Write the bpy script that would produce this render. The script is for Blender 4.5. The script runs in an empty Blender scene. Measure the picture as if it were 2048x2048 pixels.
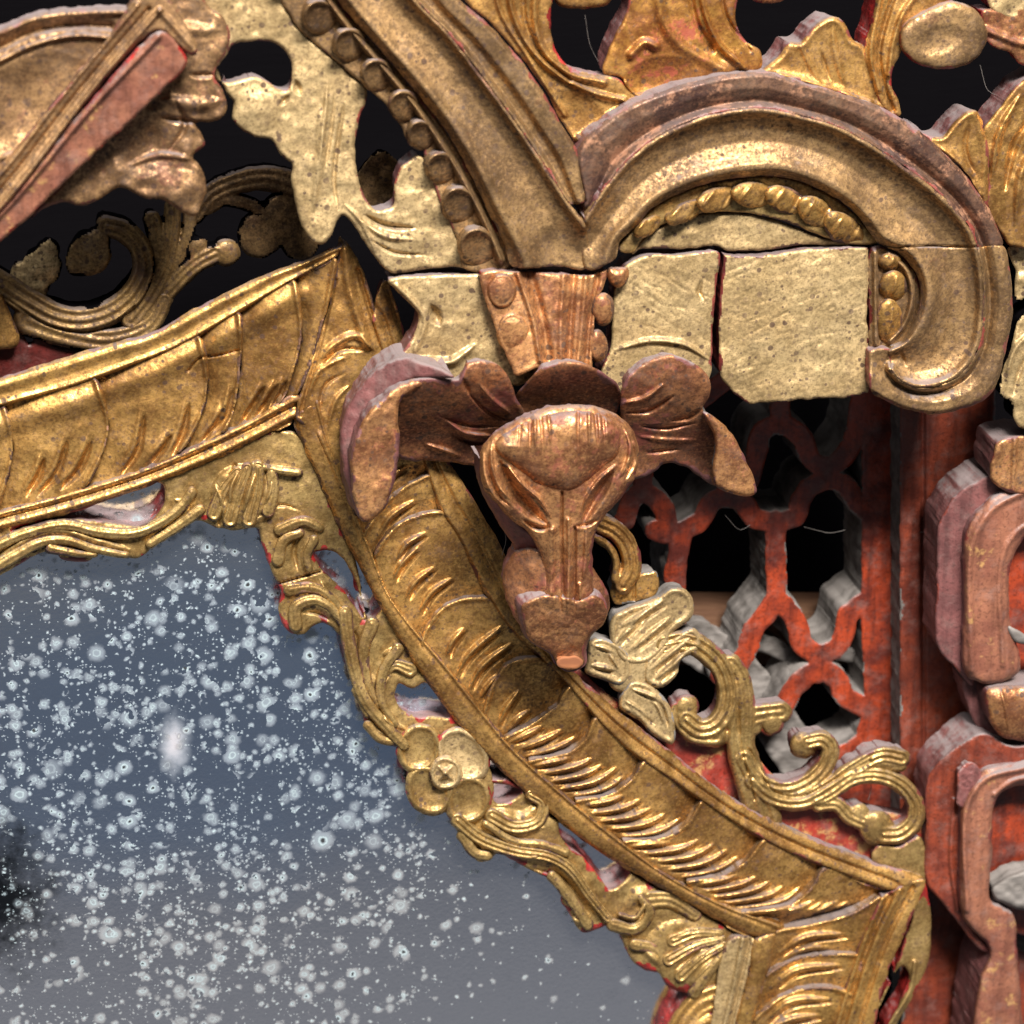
import bpy, math, random
import numpy as np

# ------------------------------------------------------------------ camera, world, lamps, exposure
U = 0.000125                      # one carving unit in metres (the frame is about 26 cm wide)
BASE_Z = 1.40                     # height of the picture centre above the floor
CAM_D, CAM_EL, CAM_AZ = 5600.0, math.radians(22), math.radians(-12)
KEY_W, KEY_EL, KEY_AZ = 122.0, math.radians(50), math.radians(4)
FILL_W = 30.0

scene = bpy.context.scene
col = scene.collection

def W(b):                         # carving coordinates (right, up, out) -> Blender world
    return (b[0] * U, -b[2] * U, b[1] * U + BASE_Z)

_c = np.array([math.sin(CAM_AZ) * math.cos(CAM_EL), math.sin(CAM_EL), math.cos(CAM_AZ) * math.cos(CAM_EL)])
CAM = _c * CAM_D
BACK = _c
RIGHT = np.cross([0, 1, 0], BACK); RIGHT /= np.linalg.norm(RIGHT)
UP = np.cross(BACK, RIGHT)

def to_board(u, v, z):            # where the sight line of a photo point meets depth z
    u = np.asarray(u, float); v = np.asarray(v, float); z = np.broadcast_to(np.asarray(z, float), u.shape)
    x = (u - 1024) / CAM_D; y = (1024 - v) / CAM_D
    d = -BACK + x[..., None] * RIGHT + y[..., None] * UP
    t = (z - CAM[2]) / d[..., 2]
    return CAM + t[..., None] * d

cam_data = bpy.data.cameras.new('camera')
cam_data.sensor_width = 36.0
cam_data.lens = 36.0 * CAM_D / 2048.0
cam_data.clip_start = 0.02
cam_data.clip_end = 50.0
cam_data.dof.use_dof = True
cam_data.dof.focus_distance = (CAM_D - 60) * U
cam_data.dof.aperture_fstop = 18.0
cam = bpy.data.objects.new('camera', cam_data)
col.objects.link(cam)
from mathutils import Matrix, Vector
def wv(b): return Vector((b[0], -b[2], b[1]))
_r, _u, _b = wv(RIGHT), wv(UP), wv(BACK)
cam.matrix_world = Matrix(((_r.x, _u.x, _b.x, W(CAM)[0]), (_r.y, _u.y, _b.y, W(CAM)[1]), (_r.z, _u.z, _b.z, W(CAM)[2]), (0, 0, 0, 1)))
scene.camera = cam

world = bpy.data.worlds.new('World'); scene.world = world; world.use_nodes = True
wn = world.node_tree.nodes; wl = world.node_tree.links
bg = wn['Background']
wtc = wn.new('ShaderNodeTexCoord'); wsp = wn.new('ShaderNodeSeparateXYZ'); wmr = wn.new('ShaderNodeMapRange'); wcr = wn.new('ShaderNodeValToRGB')
wl.new(wtc.outputs['Generated'], wsp.inputs[0]); wl.new(wsp.outputs['Z'], wmr.inputs['Value'])
wmr.inputs['From Min'].default_value = -1.0; wmr.inputs['From Max'].default_value = 1.0
wl.new(wmr.outputs[0], wcr.inputs[0]); wl.new(wcr.outputs[0], bg.inputs['Color'])
el = wcr.color_ramp.elements                      # room from floor to ceiling; narrow lower bands added to colour the mirror's reflection
el[0].position = 0.0; el[0].color = (0.155, 0.150, 0.150, 1)
el[1].position = 1.0; el[1].color = (0.11, 0.105, 0.10, 1)
for p_, c_ in ((0.15, (0.150, 0.150, 0.160)), (0.236, (0.165, 0.168, 0.186)), (0.254, (0.105, 0.112, 0.132)), (0.275, (0.058, 0.074, 0.104)), (0.296, (0.072, 0.086, 0.112)), (0.312, (0.110, 0.116, 0.126)), (0.40, (0.060, 0.064, 0.072)), (0.56, (0.080, 0.078, 0.078)), (0.7, (0.10, 0.095, 0.09))):
    e_ = el.new(p_); e_.color = (*c_, 1)
bg.inputs['Strength'].default_value = 1.0

def area(name, az, el, dist, size, power, color):
    ld = bpy.data.lights.new(name, 'AREA'); ld.shape = 'RECTANGLE'
    ld.size, ld.size_y = size; ld.energy = power; ld.color = color
    lo = bpy.data.objects.new(name, ld); col.objects.link(lo)
    d = Vector((math.sin(az) * math.cos(el), -math.cos(az) * math.cos(el), math.sin(el)))
    lo.location = Vector((0, 0, BASE_Z)) + d * dist
    lo.rotation_euler = d.to_track_quat('Z', 'Y').to_euler()
    return lo
area('ceiling_lamp', KEY_AZ, KEY_EL, 2.0, (0.66, 0.32), KEY_W, (1.0, 0.93, 0.84))
area('ceiling_panel', math.radians(-32), math.radians(56), 2.2, (1.5, 0.9), FILL_W, (1.0, 0.96, 0.92))

scene.view_settings.view_transform = 'Standard'
scene.view_settings.look = 'None'
scene.view_settings.exposure = 0.34
scene.view_settings.gamma = 1.0
scene.view_settings.use_curve_mapping = False
scene.cycles.max_bounces = 6
scene.cycles.use_denoising = True

# ------------------------------------------------------------------ materials
class NT:
    def __init__(self, name):
        self.m = bpy.data.materials.new(name); self.m.use_nodes = True
        self.t = self.m.node_tree; self.n = self.t.nodes; self.l = self.t.links
        self.bsdf = self.n['Principled BSDF']
        g = self.n.new('ShaderNodeNewGeometry'); self.geo = g
        mp = self.n.new('ShaderNodeVectorMath'); mp.operation = 'SCALE'; mp.inputs['Scale'].default_value = 1.0 / U
        sx = self.n.new('ShaderNodeSeparateXYZ'); cx = self.n.new('ShaderNodeCombineXYZ')   # across, up, depth
        self.l.new(g.outputs['Position'], sx.inputs[0])
        self.l.new(sx.outputs[0], cx.inputs[0]); self.l.new(sx.outputs[2], cx.inputs[1]); self.l.new(sx.outputs[1], cx.inputs[2])
        self.l.new(cx.outputs[0], mp.inputs[0]); self.pos = mp.outputs[0]
    def put(self, sock, v):
        if isinstance(v, bpy.types.NodeSocket): self.l.new(v, sock)
        elif isinstance(v, (tuple, list)): sock.default_value = (*v[:3], 1.0) if sock.type == 'RGBA' else v
        else: sock.default_value = v
    def noise(self, px, detail=3, rough=0.55, off=(0, 0, 0), out=0, stretch=None):
        s = self.n.new('ShaderNodeVectorMath'); s.operation = 'MULTIPLY_ADD'
        k = 1.0 / px
        st = stretch or (1, 1, 1)
        s.inputs[1].default_value = (k * st[0], k * st[1], k * st[2]); s.inputs[2].default_value = off
        self.l.new(self.pos, s.inputs[0])
        t = self.n.new('ShaderNodeTexNoise'); t.inputs['Scale'].default_value = 1.0
        t.inputs['Detail'].default_value = detail; t.inputs['Roughness'].default_value = rough
        self.l.new(s.outputs[0], t.inputs['Vector'])
        return t.outputs[out]
    def voro(self, px, off=(0, 0, 0), out='Distance', rnd=1.0, dims='2D', warp=None):
        s = self.n.new('ShaderNodeVectorMath'); s.operation = 'MULTIPLY_ADD'
        s.inputs[1].default_value = (1 / px,) * 3; s.inputs[2].default_value = off
        self.l.new(warp if warp is not None else self.pos, s.inputs[0])
        t = self.n.new('ShaderNodeTexVoronoi'); t.voronoi_dimensions = dims; t.inputs['Scale'].default_value = 1.0
        t.inputs['Randomness'].default_value = rnd
        self.l.new(s.outputs[0], t.inputs['Vector'])
        return t.outputs[out] if out != 'both' else (t.outputs['Distance'], t.outputs['Color'])
    def ramp(self, v, a, b, lo=0.0, hi=1.0):
        r = self.n.new('ShaderNodeMapRange'); r.interpolation_type = 'SMOOTHSTEP'
        self.put(r.inputs['Value'], v)
        for k, x in (('From Min', a), ('From Max', b), ('To Min', lo), ('To Max', hi)): self.put(r.inputs[k], x)
        return r.outputs[0]
    def math(self, op, a, b=0.0):
        m = self.n.new('ShaderNodeMath'); m.operation = op; self.put(m.inputs[0], a); self.put(m.inputs[1], b)
        return m.outputs[0]
    def mix(self, f, a, b):
        m = self.n.new('ShaderNodeMix'); m.data_type = 'RGBA'
        self.put(m.inputs[0], f); self.put(m.inputs[6], a); self.put(m.inputs[7], b)
        return m.outputs[2]
    def mixf(self, f, a, b):
        m = self.n.new('ShaderNodeMix'); m.data_type = 'FLOAT'
        self.put(m.inputs[0], f); self.put(m.inputs[2], a); self.put(m.inputs[3], b)
        return m.outputs[0]
    def sep(self, v):
        s = self.n.new('ShaderNodeSeparateXYZ'); self.l.new(v, s.inputs[0]); return s.outputs
    def bump(self, h, dist, strength=1.0, prev=None):
        b = self.n.new('ShaderNodeBump'); b.inputs['Distance'].default_value = dist * U; b.inputs['Strength'].default_value = strength
        self.put(b.inputs['Height'], h)
        if prev is not None: self.l.new(prev, b.inputs['Normal'])
        return b.outputs[0]

DUST = (0.150, 0.125, 0.128)

def gold(name, light, dark, red=0.2, dust=0.8, rough=0.42, metal=0.62, speck=0.5, seed=0.0, redcol=(0.105, 0.018, 0.012), dirt=0.5):
    """oil gilding over red lacquer: patina patches, gritty grain, bitumen specks, worn spots, dust lying on ledges"""
    k = NT(name); o = (seed, seed * 1.7, seed * 0.3)
    c = k.mix(k.ramp(k.noise(130, 4, 0.6, o), 0.38, 0.64), light, dark)
    c = k.mix(k.ramp(k.noise(32, 5, 0.66, o), 0.46, 0.70, 0, 0.8), c, dark)
    grain = k.noise(6.5, 3, 0.72, o); g2 = k.noise(15, 4, 0.7, (o[1], 2, 4))
    c = k.mix(k.ramp(grain, 0.49, 0.62, 0, 0.66), c, tuple(x * 0.42 for x in dark))
    c = k.mix(k.ramp(grain, 0.47, 0.36, 0, 0.45), c, tuple(min(1, x * 1.4) for x in light))
    c = k.mix(k.ramp(g2, 0.50, 0.64, 0, 0.55), c, tuple(x * 0.6 for x in dark))
    worn = k.ramp(k.math('ADD', k.noise(80, 6, 0.72, (o[0] + 9, 3, 1)), k.math('MULTIPLY', k.noise(8, 3, 0.6, (4, o[0], 2)), 0.22)), 0.730 - 0.22 * red, 0.82 - 0.20 * red)
    worn = k.math('MULTIPLY', worn, min(0.9, red * 2.0))
    c = k.mix(worn, c, redcol)
    dt = k.math('MULTIPLY', k.ramp(k.math('ADD', k.noise(55, 6, 0.75, (o[0] + 1, 6, 3)), k.math('MULTIPLY', k.math('SUBTRACT', grain, 0.5), 0.35)), 0.46, 0.70), dirt)
    c = k.mix(dt, c, (0.075, 0.047, 0.028))
    d1, c1 = k.voro(27, (o[0], 5, 7), 'both')
    r1 = k.math('MULTIPLY', k.ramp(k.sep(c1)[0], 0.66 - 0.22 * speck, 0.95), 0.23)
    sp = k.ramp(k.math('ADD', d1, k.math('MULTIPLY', k.math('SUBTRACT', grain, 0.5), 0.25)), r1, k.math('SUBTRACT', r1, 0.05))
    d2, c2 = k.voro(13, (o[0], 1, 2), 'both')
    r2 = k.math('MULTIPLY', k.ramp(k.sep(c2)[1], 0.78 - 0.22 * speck, 0.97), 0.30)
    spx = k.ramp(d2, r2, k.math('SUBTRACT', r2, 0.08))
    zone = k.ramp(k.noise(90, 4, 0.6, (6, o[0], 1)), 0.38, 0.58, 0.45, 1.0)
    spk = k.math('MULTIPLY', k.math('MAXIMUM', k.math('MULTIPLY', sp, 0.9), k.math('MULTIPLY', spx, 0.85)), zone)
    c = k.mix(spk, c, (0.032, 0.013, 0.007))
    nz = k.sep(k.geo.outputs['Normal'])[2]
    du = k.math('MULTIPLY', k.ramp(k.math('ADD', nz, k.math('MULTIPLY', k.math('SUBTRACT', k.noise(22, 5, 0.7, (1, o[0], 4)), 0.5), 0.8)), 0.66, 1.0), 0.85 * dust)
    c = k.mix(du, c, DUST)
    film = k.ramp(k.noise(60, 6, 0.75, (7, 2, o[0])), 0.50, 0.78, 0, 0.30 * dust)
    c = k.mix(film, c, (0.21, 0.165, 0.14))
    k.put(k.bsdf.inputs['Base Color'], c)
    notm = k.math('MAXIMUM', k.math('MAXIMUM', du, worn), k.math('MAXIMUM', spk, k.math('MAXIMUM', film, dt)))
    k.put(k.bsdf.inputs['Metallic'], k.math('MULTIPLY', k.math('SUBTRACT', 1.0, notm), metal))
    rr = k.math('ADD', k.ramp(k.noise(110, 5, 0.65, (o[0], 4, 9)), 0.36, 0.66, -0.07, 0.13), k.math('ADD', k.ramp(grain, 0.32, 0.68, rough - 0.03, rough + 0.19), k.math('MULTIPLY', notm, 0.28)))
    k.put(k.bsdf.inputs['Roughness'], rr)
    b = k.bump(k.noise(40, 4, 0.55, o), 2.4, 0.35)
    b = k.bump(g2, 2.4, 0.5, b)
    b = k.bump(grain, 1.4, 0.38, b)
    b = k.bump(k.noise(12, 2, 0.5, (3, 3, 3), stretch=(1.0, 0.14, 1.0)), 1.2, 0.3, b)
    k.put(k.bsdf.inputs['Normal'], b)
    return k.m

def lacquer(name, a, b, dust=0.9, rough=0.38, goldleaf=0.0, grain=True):
    """red lacquer on sawn wood with settled dust"""
    k = NT(name)
    c = k.mix(k.ramp(k.noise(70, 4, 0.6), 0.38, 0.66), a, b)
    if grain:
        c = k.mix(k.ramp(k.noise(22, 4, 0.6, stretch=(1, 0.07, 1)), 0.42, 0.7, 0, 0.6), c, tuple(x * 0.45 for x in b))
    c = k.mix(k.ramp(k.noise(8, 4, 0.7), 0.50, 0.66, 0, 0.6), c, tuple(x * 0.4 for x in b))
    if goldleaf:
        c = k.mix(k.ramp(k.noise(55, 5, 0.7, (5, 1, 2)), 0.62 - goldleaf * 0.2, 0.72 - goldleaf * 0.2, 0, 0.8), c, (0.34, 0.20, 0.075))
    nz = k.sep(k.geo.outputs['Normal'])[2]
    du = k.math('MULTIPLY', k.ramp(k.math('ADD', nz, k.math('MULTIPLY', k.math('SUBTRACT', k.noise(24, 6, 0.75, (3, 1, 6)), 0.5), 1.3)), 0.46, 0.95), dust)
    c = k.mix(du, c, (0.150, 0.125, 0.128))
    film = k.ramp(k.noise(45, 5, 0.72, (7, 2, 5)), 0.46, 0.72, 0, 0.34 * dust)
    c = k.mix(film, c, (0.16, 0.105, 0.095))
    k.put(k.bsdf.inputs['Base Color'], c)
    k.put(k.bsdf.inputs['Roughness'], k.math('ADD', rough, k.math('MULTIPLY', k.math('MAXIMUM', du, film), 0.5)))
    b_ = k.bump(k.noise(24, 4, 0.6), 4.0, 0.5)
    b_ = k.bump(k.noise(5, 3, 0.6), 1.5, 0.5, b_)
    k.put(k.bsdf.inputs['Normal'], b_)
    return k.m

def plainwood(name, c0, c1, rough=0.8):
    k = NT(name)
    c = k.mix(k.ramp(k.noise(40, 5, 0.65, stretch=(0.2, 1, 1)), 0.35, 0.7), c0, c1)
    k.put(k.bsdf.inputs['Base Color'], c); k.put(k.bsdf.inputs['Roughness'], rough); k.put(k.bsdf.inputs['Specular IOR Level'], 0.0 if rough >= 1.0 else 0.2)
    k.put(k.bsdf.inputs['Normal'], k.bump(k.noise(12, 4, 0.6, stretch=(0.2, 1, 1)), 2.0, 0.5))
    return k.m

def foxed_mirror(name):
    """old silvered glass: a painted bluish reflection, ringed foxing spots in several sizes, a painted pale reflection"""
    k = NT(name)
    px = k.sep(k.pos)[0]; pz = k.math('SUBTRACT', k.sep(k.pos)[1], BASE_Z / U)
    wob = k.noise(18, 3, 0.6, out=1)
    wp = k.n.new('ShaderNodeVectorMath'); wp.operation = 'MULTIPLY_ADD'
    k.l.new(wob, wp.inputs[0]); wp.inputs[1].default_value = (15, 15, 15); k.l.new(k.pos, wp.inputs[2])
    # density field: thickest around one patch of the pane
    def blob(cx, cz, rx, rz):
        a = k.math('POWER', k.math('DIVIDE', k.math('SUBTRACT', px, cx), rx), 2.0)
        b = k.math('POWER', k.math('DIVIDE', k.math('SUBTRACT', pz, cz), rz), 2.0)
        return k.math('SUBTRACT', 1.0, k.math('SQRT', k.math('ADD', a, b)))
    dens = k.ramp(k.math('ADD', blob(-640, -560, 620, 760), k.math('MULTIPLY', k.math('SUBTRACT', k.noise(170, 4, 0.6), 0.5), 0.9)), -0.35, 0.55)
    blue_reflection = k.ramp(k.math('ADD', blob(-600, -430, 640, 420), k.math('MULTIPLY', k.math('SUBTRACT', k.noise(240, 4, 0.6, (3, 9, 1)), 0.5), 0.7)), -0.30, 0.45)  # bluish reflection of a figure, painted into the glass colour
    base = k.mix(blue_reflection, (0.78, 0.79, 0.82), (0.60, 0.70, 0.84))
    base = k.mix(k.ramp(k.noise(30, 6, 0.75, (6, 6, 1)), 0.48, 0.8, 0, 0.30), base, (0.50, 0.53, 0.58))
    base = k.mix(k.ramp(k.noise(4, 3, 0.7, (6, 1, 1)), 0.55, 0.75, 0, 0.35), base, (0.95, 1.0, 1.0))
    stain = k.ramp(k.math('ADD', blob(-1060, -790, 150, 230), k.math('MULTIPLY', k.math('SUBTRACT', k.noise(70, 6, 0.7), 0.5), 1.6)), 0.0, 0.9)
    base = k.mix(stain, base, (0.06, 0.065, 0.07))
    spots = None; core = None; halo = None
    clus = k.math('MULTIPLY', dens, k.ramp(k.noise(80, 4, 0.65, (2, 5, 8)), 0.38, 0.62, 0.16, 1.0))
    for i, (cell, rmax, frac) in enumerate(((56, 0.24, 0.46), (43, 0.24, 0.48), (34, 0.25, 0.48), (25, 0.26, 0.42), (16, 0.22, 0.24), (9, 0.22, 0.20), (6, 0.22, 0.20))):
        d, c = k.voro(cell, (i * 3.3, 0.37 * i, i * 1.9), 'both', warp=wp.outputs[0])
        s = k.sep(c)
        keep = k.math('GREATER_THAN', k.math('ADD', k.math('MULTIPLY', clus, frac), 0.015), s[0])
        r = k.math('MULTIPLY', k.math('ADD', k.math('MULTIPLY', s[1], 0.7), 0.3), rmax)
        q = k.math('DIVIDE', d, r)
        amp = k.math('ADD', k.math('MULTIPLY', s[2], 0.6), 0.32)
        m = k.math('MULTIPLY', k.math('MULTIPLY', k.ramp(q, 1.12, 0.66), keep), amp)
        ring = k.math('MULTIPLY', m, k.ramp(q, 0.20, 0.66, 0.14 if i < 4 else 1.0, 1.0))
        hl = k.math('MULTIPLY', k.math('MULTIPLY', k.ramp(q, 2.3, 0.7, 0, 0.8), keep), amp)
        dk = k.math('MULTIPLY', k.math('MULTIPLY', k.ramp(q, 0.44, 0.24), keep), k.math('GREATER_THAN', s[2], 0.84)) if i < 4 else None
        spots = ring if spots is None else k.math('MAXIMUM', spots, ring)
        halo = hl if halo is None else k.math('MAXIMUM', halo, hl)
        if dk is not None: core = dk if core is None else k.math('MAXIMUM', core, dk)
    base = k.mix(halo, base, (0.15, 0.205, 0.25))
    base = k.mix(spots, base, (0.33, 0.42, 0.46))
    base = k.mix(core, base, (0.05, 0.055, 0.06))
    pale_reflection = k.ramp(k.math('ADD', blob(-690, -480, 40, 90), k.math('MULTIPLY', k.math('SUBTRACT', k.noise(40, 4, 0.6), 0.5), 0.8)), 0.0, 1.1, 0, 0.62)  # blurred pale reflection painted into the glass colour
    base = k.mix(pale_reflection, base, (0.42, 0.36, 0.37))
    k.put(k.bsdf.inputs['Base Color'], base)
    marks = k.math('MAXIMUM', k.math('MAXIMUM', spots, pale_reflection), k.math('MULTIPLY', halo, 0.75))
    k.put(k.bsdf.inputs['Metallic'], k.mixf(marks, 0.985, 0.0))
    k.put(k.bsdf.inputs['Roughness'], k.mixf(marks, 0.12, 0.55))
    k.put(k.bsdf.inputs['Normal'], k.bump(k.noise(9, 3, 0.6), 0.6, 0.25))
    return k.m

M = {}
M['antique'] = gold('antique_gold', (0.60, 0.350, 0.110), (0.265, 0.132, 0.040), red=0.10, dust=0.7, rough=0.37, metal=0.82, speck=0.65, seed=1.0, dirt=0.55)
M['bright']  = gold('bright_gold', (0.64, 0.385, 0.120), (0.30, 0.158, 0.048), red=0.14, dust=0.6, rough=0.37, metal=0.82, speck=0.6, seed=2.3, dirt=0.5)
M['brown']   = gold('brown_gold', (0.385, 0.240, 0.108), (0.165, 0.098, 0.048), red=0.12, dust=1.0, rough=0.45, metal=0.76, speck=0.6, seed=3.1, dirt=0.4)
M['pale']    = gold('pale_gold', (0.50, 0.370, 0.190), (0.34, 0.238, 0.112), red=0.03, dust=0.6, rough=0.46, metal=0.62, speck=0.9, seed=4.7, dirt=0.28)
M['olive']   = gold('olive_gold', (0.50, 0.345, 0.135), (0.28, 0.170, 0.058), red=0.10, dust=0.7, rough=0.38, metal=0.78, speck=0.6, seed=5.9, dirt=0.42)
M['copper']  = gold('copper_gold', (0.58, 0.300, 0.125), (0.25, 0.100, 0.048), red=0.38, dust=0.85, rough=0.37, metal=0.78, speck=0.6, seed=6.4, dirt=0.4)
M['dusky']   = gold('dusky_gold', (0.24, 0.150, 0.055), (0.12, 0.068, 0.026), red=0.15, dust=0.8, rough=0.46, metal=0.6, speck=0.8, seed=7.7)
M['plum']    = gold('plum_worn_gold', (0.170, 0.092, 0.056), (0.072, 0.036, 0.030), red=0.42, dust=0.45, rough=0.44, metal=0.55, speck=0.6, seed=8.8, redcol=(0.25, 0.120, 0.066), dirt=0.6)
M['rubbed']  = gold('rubbed_red_gold', (0.48, 0.250, 0.060), (0.26, 0.098, 0.028), red=0.50, dust=0.7, rough=0.36, metal=0.75, speck=0.4, seed=9.3, redcol=(0.19, 0.032, 0.016), dirt=0.35)
M['russet']  = gold('russet_gold', (0.37, 0.165, 0.072), (0.155, 0.058, 0.034), red=0.45, dust=0.8, rough=0.40, metal=0.72, speck=0.6, seed=11.2, dirt=0.5)
M['umber']   = gold('umber_gold', (0.36, 0.215, 0.100), (0.160, 0.088, 0.046), red=0.22, dust=0.9, rough=0.45, metal=0.74, speck=0.7, seed=12.6, dirt=0.45)
M['red']     = lacquer('red_lacquer', (0.27, 0.016, 0.014), (0.14, 0.012, 0.011), dust=0.8)
M['orange']  = lacquer('orange_lacquer', (0.26, 0.036, 0.012), (0.085, 0.016, 0.011), dust=0.95, rough=0.38)
M['redgold'] = lacquer('red_gold_lacquer', (0.225, 0.092, 0.055), (0.150, 0.055, 0.036), dust=1.0, goldleaf=0.18, rough=0.45)
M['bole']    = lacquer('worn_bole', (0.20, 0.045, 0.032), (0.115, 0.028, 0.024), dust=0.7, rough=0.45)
M['redfleck'] = lacquer('red_lacquer_with_gold_flecks', (0.25, 0.030, 0.018), (0.15, 0.022, 0.016), dust=0.8, goldleaf=0.62)
M['darkred'] = lacquer('dark_red_lacquer', (0.10, 0.014, 0.012), (0.05, 0.009, 0.008), dust=0.7)
M['mauve']   = lacquer('dusty_red_lacquer', (0.145, 0.052, 0.050), (0.095, 0.034, 0.034), dust=0.9, rough=0.55)
M['greywood']= plainwood('dusty_sawn_wood', (0.175, 0.162, 0.155), (0.075, 0.068, 0.064))
M['black']   = plainwood('shade_black_wood', (0.0024, 0.0022, 0.0028), (0.0026, 0.0024, 0.003), 1.0)  # near-black colour paints in the shade of the hollow
M['inner']   = plainwood('inner_brown_wood', (0.16, 0.085, 0.05), (0.10, 0.05, 0.03))
M['freshwood'] = plainwood('bare_peg_wood', (0.30, 0.120, 0.050), (0.17, 0.066, 0.032), 0.8)
M['stile']   = lacquer('streaked_red_lacquer', (0.19, 0.036, 0.016), (0.10, 0.020, 0.012), dust=1.0, rough=0.44)
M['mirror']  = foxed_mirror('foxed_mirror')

# ------------------------------------------------------------------ carving engine
def spl(P, closed=False, step=5.0, sharp=False):
    P = np.asarray(P, float)
    if sharp or len(P) < 3:
        Q = np.vstack([P, P[:1]]) if closed else P
        out = []
        for a, b in zip(Q[:-1], Q[1:]):
            n = max(1, int(np.linalg.norm(b - a) / (step * 2)))
            out.append(a + (b - a) * (np.arange(n) / n)[:, None])
        if not closed: out.append(Q[-1:])
        return np.vstack(out)
    if closed: Q = np.vstack([P[-1:], P, P[:2]])
    else: Q = np.vstack([2 * P[0] - P[1], P, 2 * P[-1] - P[-2]])
    out = []
    for i in range(1, len(Q) - 2):
        p0, p1, p2, p3 = Q[i - 1], Q[i], Q[i + 1], Q[i + 2]
        L = np.linalg.norm(p2 - p1); n = max(2, int(L / step))
        a = lambda x, y: max(np.linalg.norm(y - x), 1e-3) ** 0.5
        t0 = 0; t1 = a(p0, p1); t2 = t1 + a(p1, p2); t3 = t2 + a(p2, p3)
        t = (t1 + (t2 - t1) * np.arange(n) / n)[:, None]
        A1 = (t1 - t) / (t1 - t0) * p0 + (t - t0) / (t1 - t0) * p1
        A2 = (t2 - t) / (t2 - t1) * p1 + (t - t1) / (t2 - t1) * p2
        A3 = (t3 - t) / (t3 - t2) * p2 + (t - t2) / (t3 - t2) * p3
        B1 = (t2 - t) / (t2 - t0) * A1 + (t - t0) / (t2 - t0) * A2
        B2 = (t3 - t) / (t3 - t1) * A2 + (t - t1) / (t3 - t1) * A3
        out.append((t2 - t) / (t2 - t1) * B1 + (t - t1) / (t2 - t1) * B2)
    if not closed: out.append(Q[-2:-1])
    return np.vstack(out)

def pathdist(x, y, P, closed=False):
    """distance to a polyline and the arc parameter 0..1 of the nearest point"""
    Q = np.vstack([P, P[:1]]) if closed else P
    seg = np.linalg.norm(Q[1:] - Q[:-1], axis=1); cum = np.concatenate([[0], np.cumsum(seg)]); tot = max(cum[-1], 1e-6)
    best = np.full(x.shape, 1e18); bs = np.zeros(x.shape)
    for i in range(len(Q) - 1):
        ax, ay = Q[i]; dx, dy = Q[i + 1] - Q[i]; L2 = dx * dx + dy * dy
        if L2 < 1e-9: continue
        t = np.clip(((x - ax) * dx + (y - ay) * dy) / L2, 0, 1)
        d2 = (x - ax - t * dx) ** 2 + (y - ay - t * dy) ** 2
        m = d2 < best
        best = np.where(m, d2, best); bs = np.where(m, (cum[i] + t * seg[i]) / tot, bs)
    return np.sqrt(best), bs

def polysd(x, y, loops):
    ins = np.zeros(x.shape, bool); dist = np.full(x.shape, 1e9)
    for P in loops:
        Q = np.vstack([P, P[:1]])
        for i in range(len(Q) - 1):
            (x0, y0), (x1, y1) = Q[i], Q[i + 1]
            if y0 == y1: continue
            c = (y0 > y) != (y1 > y)
            ins ^= c & (x < (x1 - x0) * (y - y0) / (y1 - y0) + x0)
        d, _ = pathdist(x, y, P, True)
        dist = np.minimum(dist, d)
    return np.where(ins, -dist, dist)

def _hash(ix, iy, s):
    h = np.sin(ix * 127.1 + iy * 311.7 + s * 74.7) * 43758.5453
    return h - np.floor(h)
def vnoise(x, y, s=0):
    ix, iy = np.floor(x), np.floor(y); fx, fy = x - ix, y - iy
    fx = fx * fx * (3 - 2 * fx); fy = fy * fy * (3 - 2 * fy)
    a, b, c, d = _hash(ix, iy, s), _hash(ix + 1, iy, s), _hash(ix, iy + 1, s), _hash(ix + 1, iy + 1, s)
    return (a + (b - a) * fx) * (1 - fy) + (c + (d - c) * fx) * fy - 0.5

def sm(q): q = np.clip(q, 0, 1); return q * q * (3 - 2 * q)

class Ctx: pass

def R(path, w, h, prof='r', taper=None, closed=False, sharp=False):
    """raise (h > 0) or cut (h < 0) a stroke along a path; taper is 'p' pointed both ends, 'e' to the end, 's' from the start, or (w0, w1)"""
    P = spl(path, closed, sharp=sharp)
    def op(c):
        wm = w * (max(taper) if isinstance(taper, tuple) else 1.0)
        x0, y0 = P.min(0) - wm; x1, y1 = P.max(0) + wm
        k = (c.x > x0) & (c.x < x1) & (c.y > y0) & (c.y < y1)
        if not k.any(): return
        d, s = pathdist(c.x[k], c.y[k], P, closed)
        f = np.ones_like(s)
        if taper == 'p': f = np.sqrt(np.clip(np.sin(np.pi * np.clip(s, 0.02, 0.98)), 0.05, 1))
        elif taper == 'e': f = np.clip(1 - s, 0.08, 1) ** 0.6
        elif taper == 's': f = np.clip(s, 0.08, 1) ** 0.6
        elif isinstance(taper, tuple): f = taper[0] + (taper[1] - taper[0]) * s
        q = np.clip(1 - d / (w * f), 0, 1)
        g = np.sqrt(np.clip(1 - (1 - q) ** 2, 0, 1)) if prof == 'r' else (sm(q) if prof == 'c' else q)
        c.H[k] += 1.3 * h * g * (f if not isinstance(taper, tuple) else 1)
    return op

def dome(cx, cy, rx, ry, h, rot=0.0, p=0.5):
    def op(c):
        a = math.radians(rot); dx, dy = c.x - cx, c.y - cy
        u = (dx * math.cos(a) + dy * math.sin(a)) / rx; v = (-dx * math.sin(a) + dy * math.cos(a)) / ry
        c.H += h * np.clip(1 - u * u - v * v, 0, 1) ** p
    return op

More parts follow.
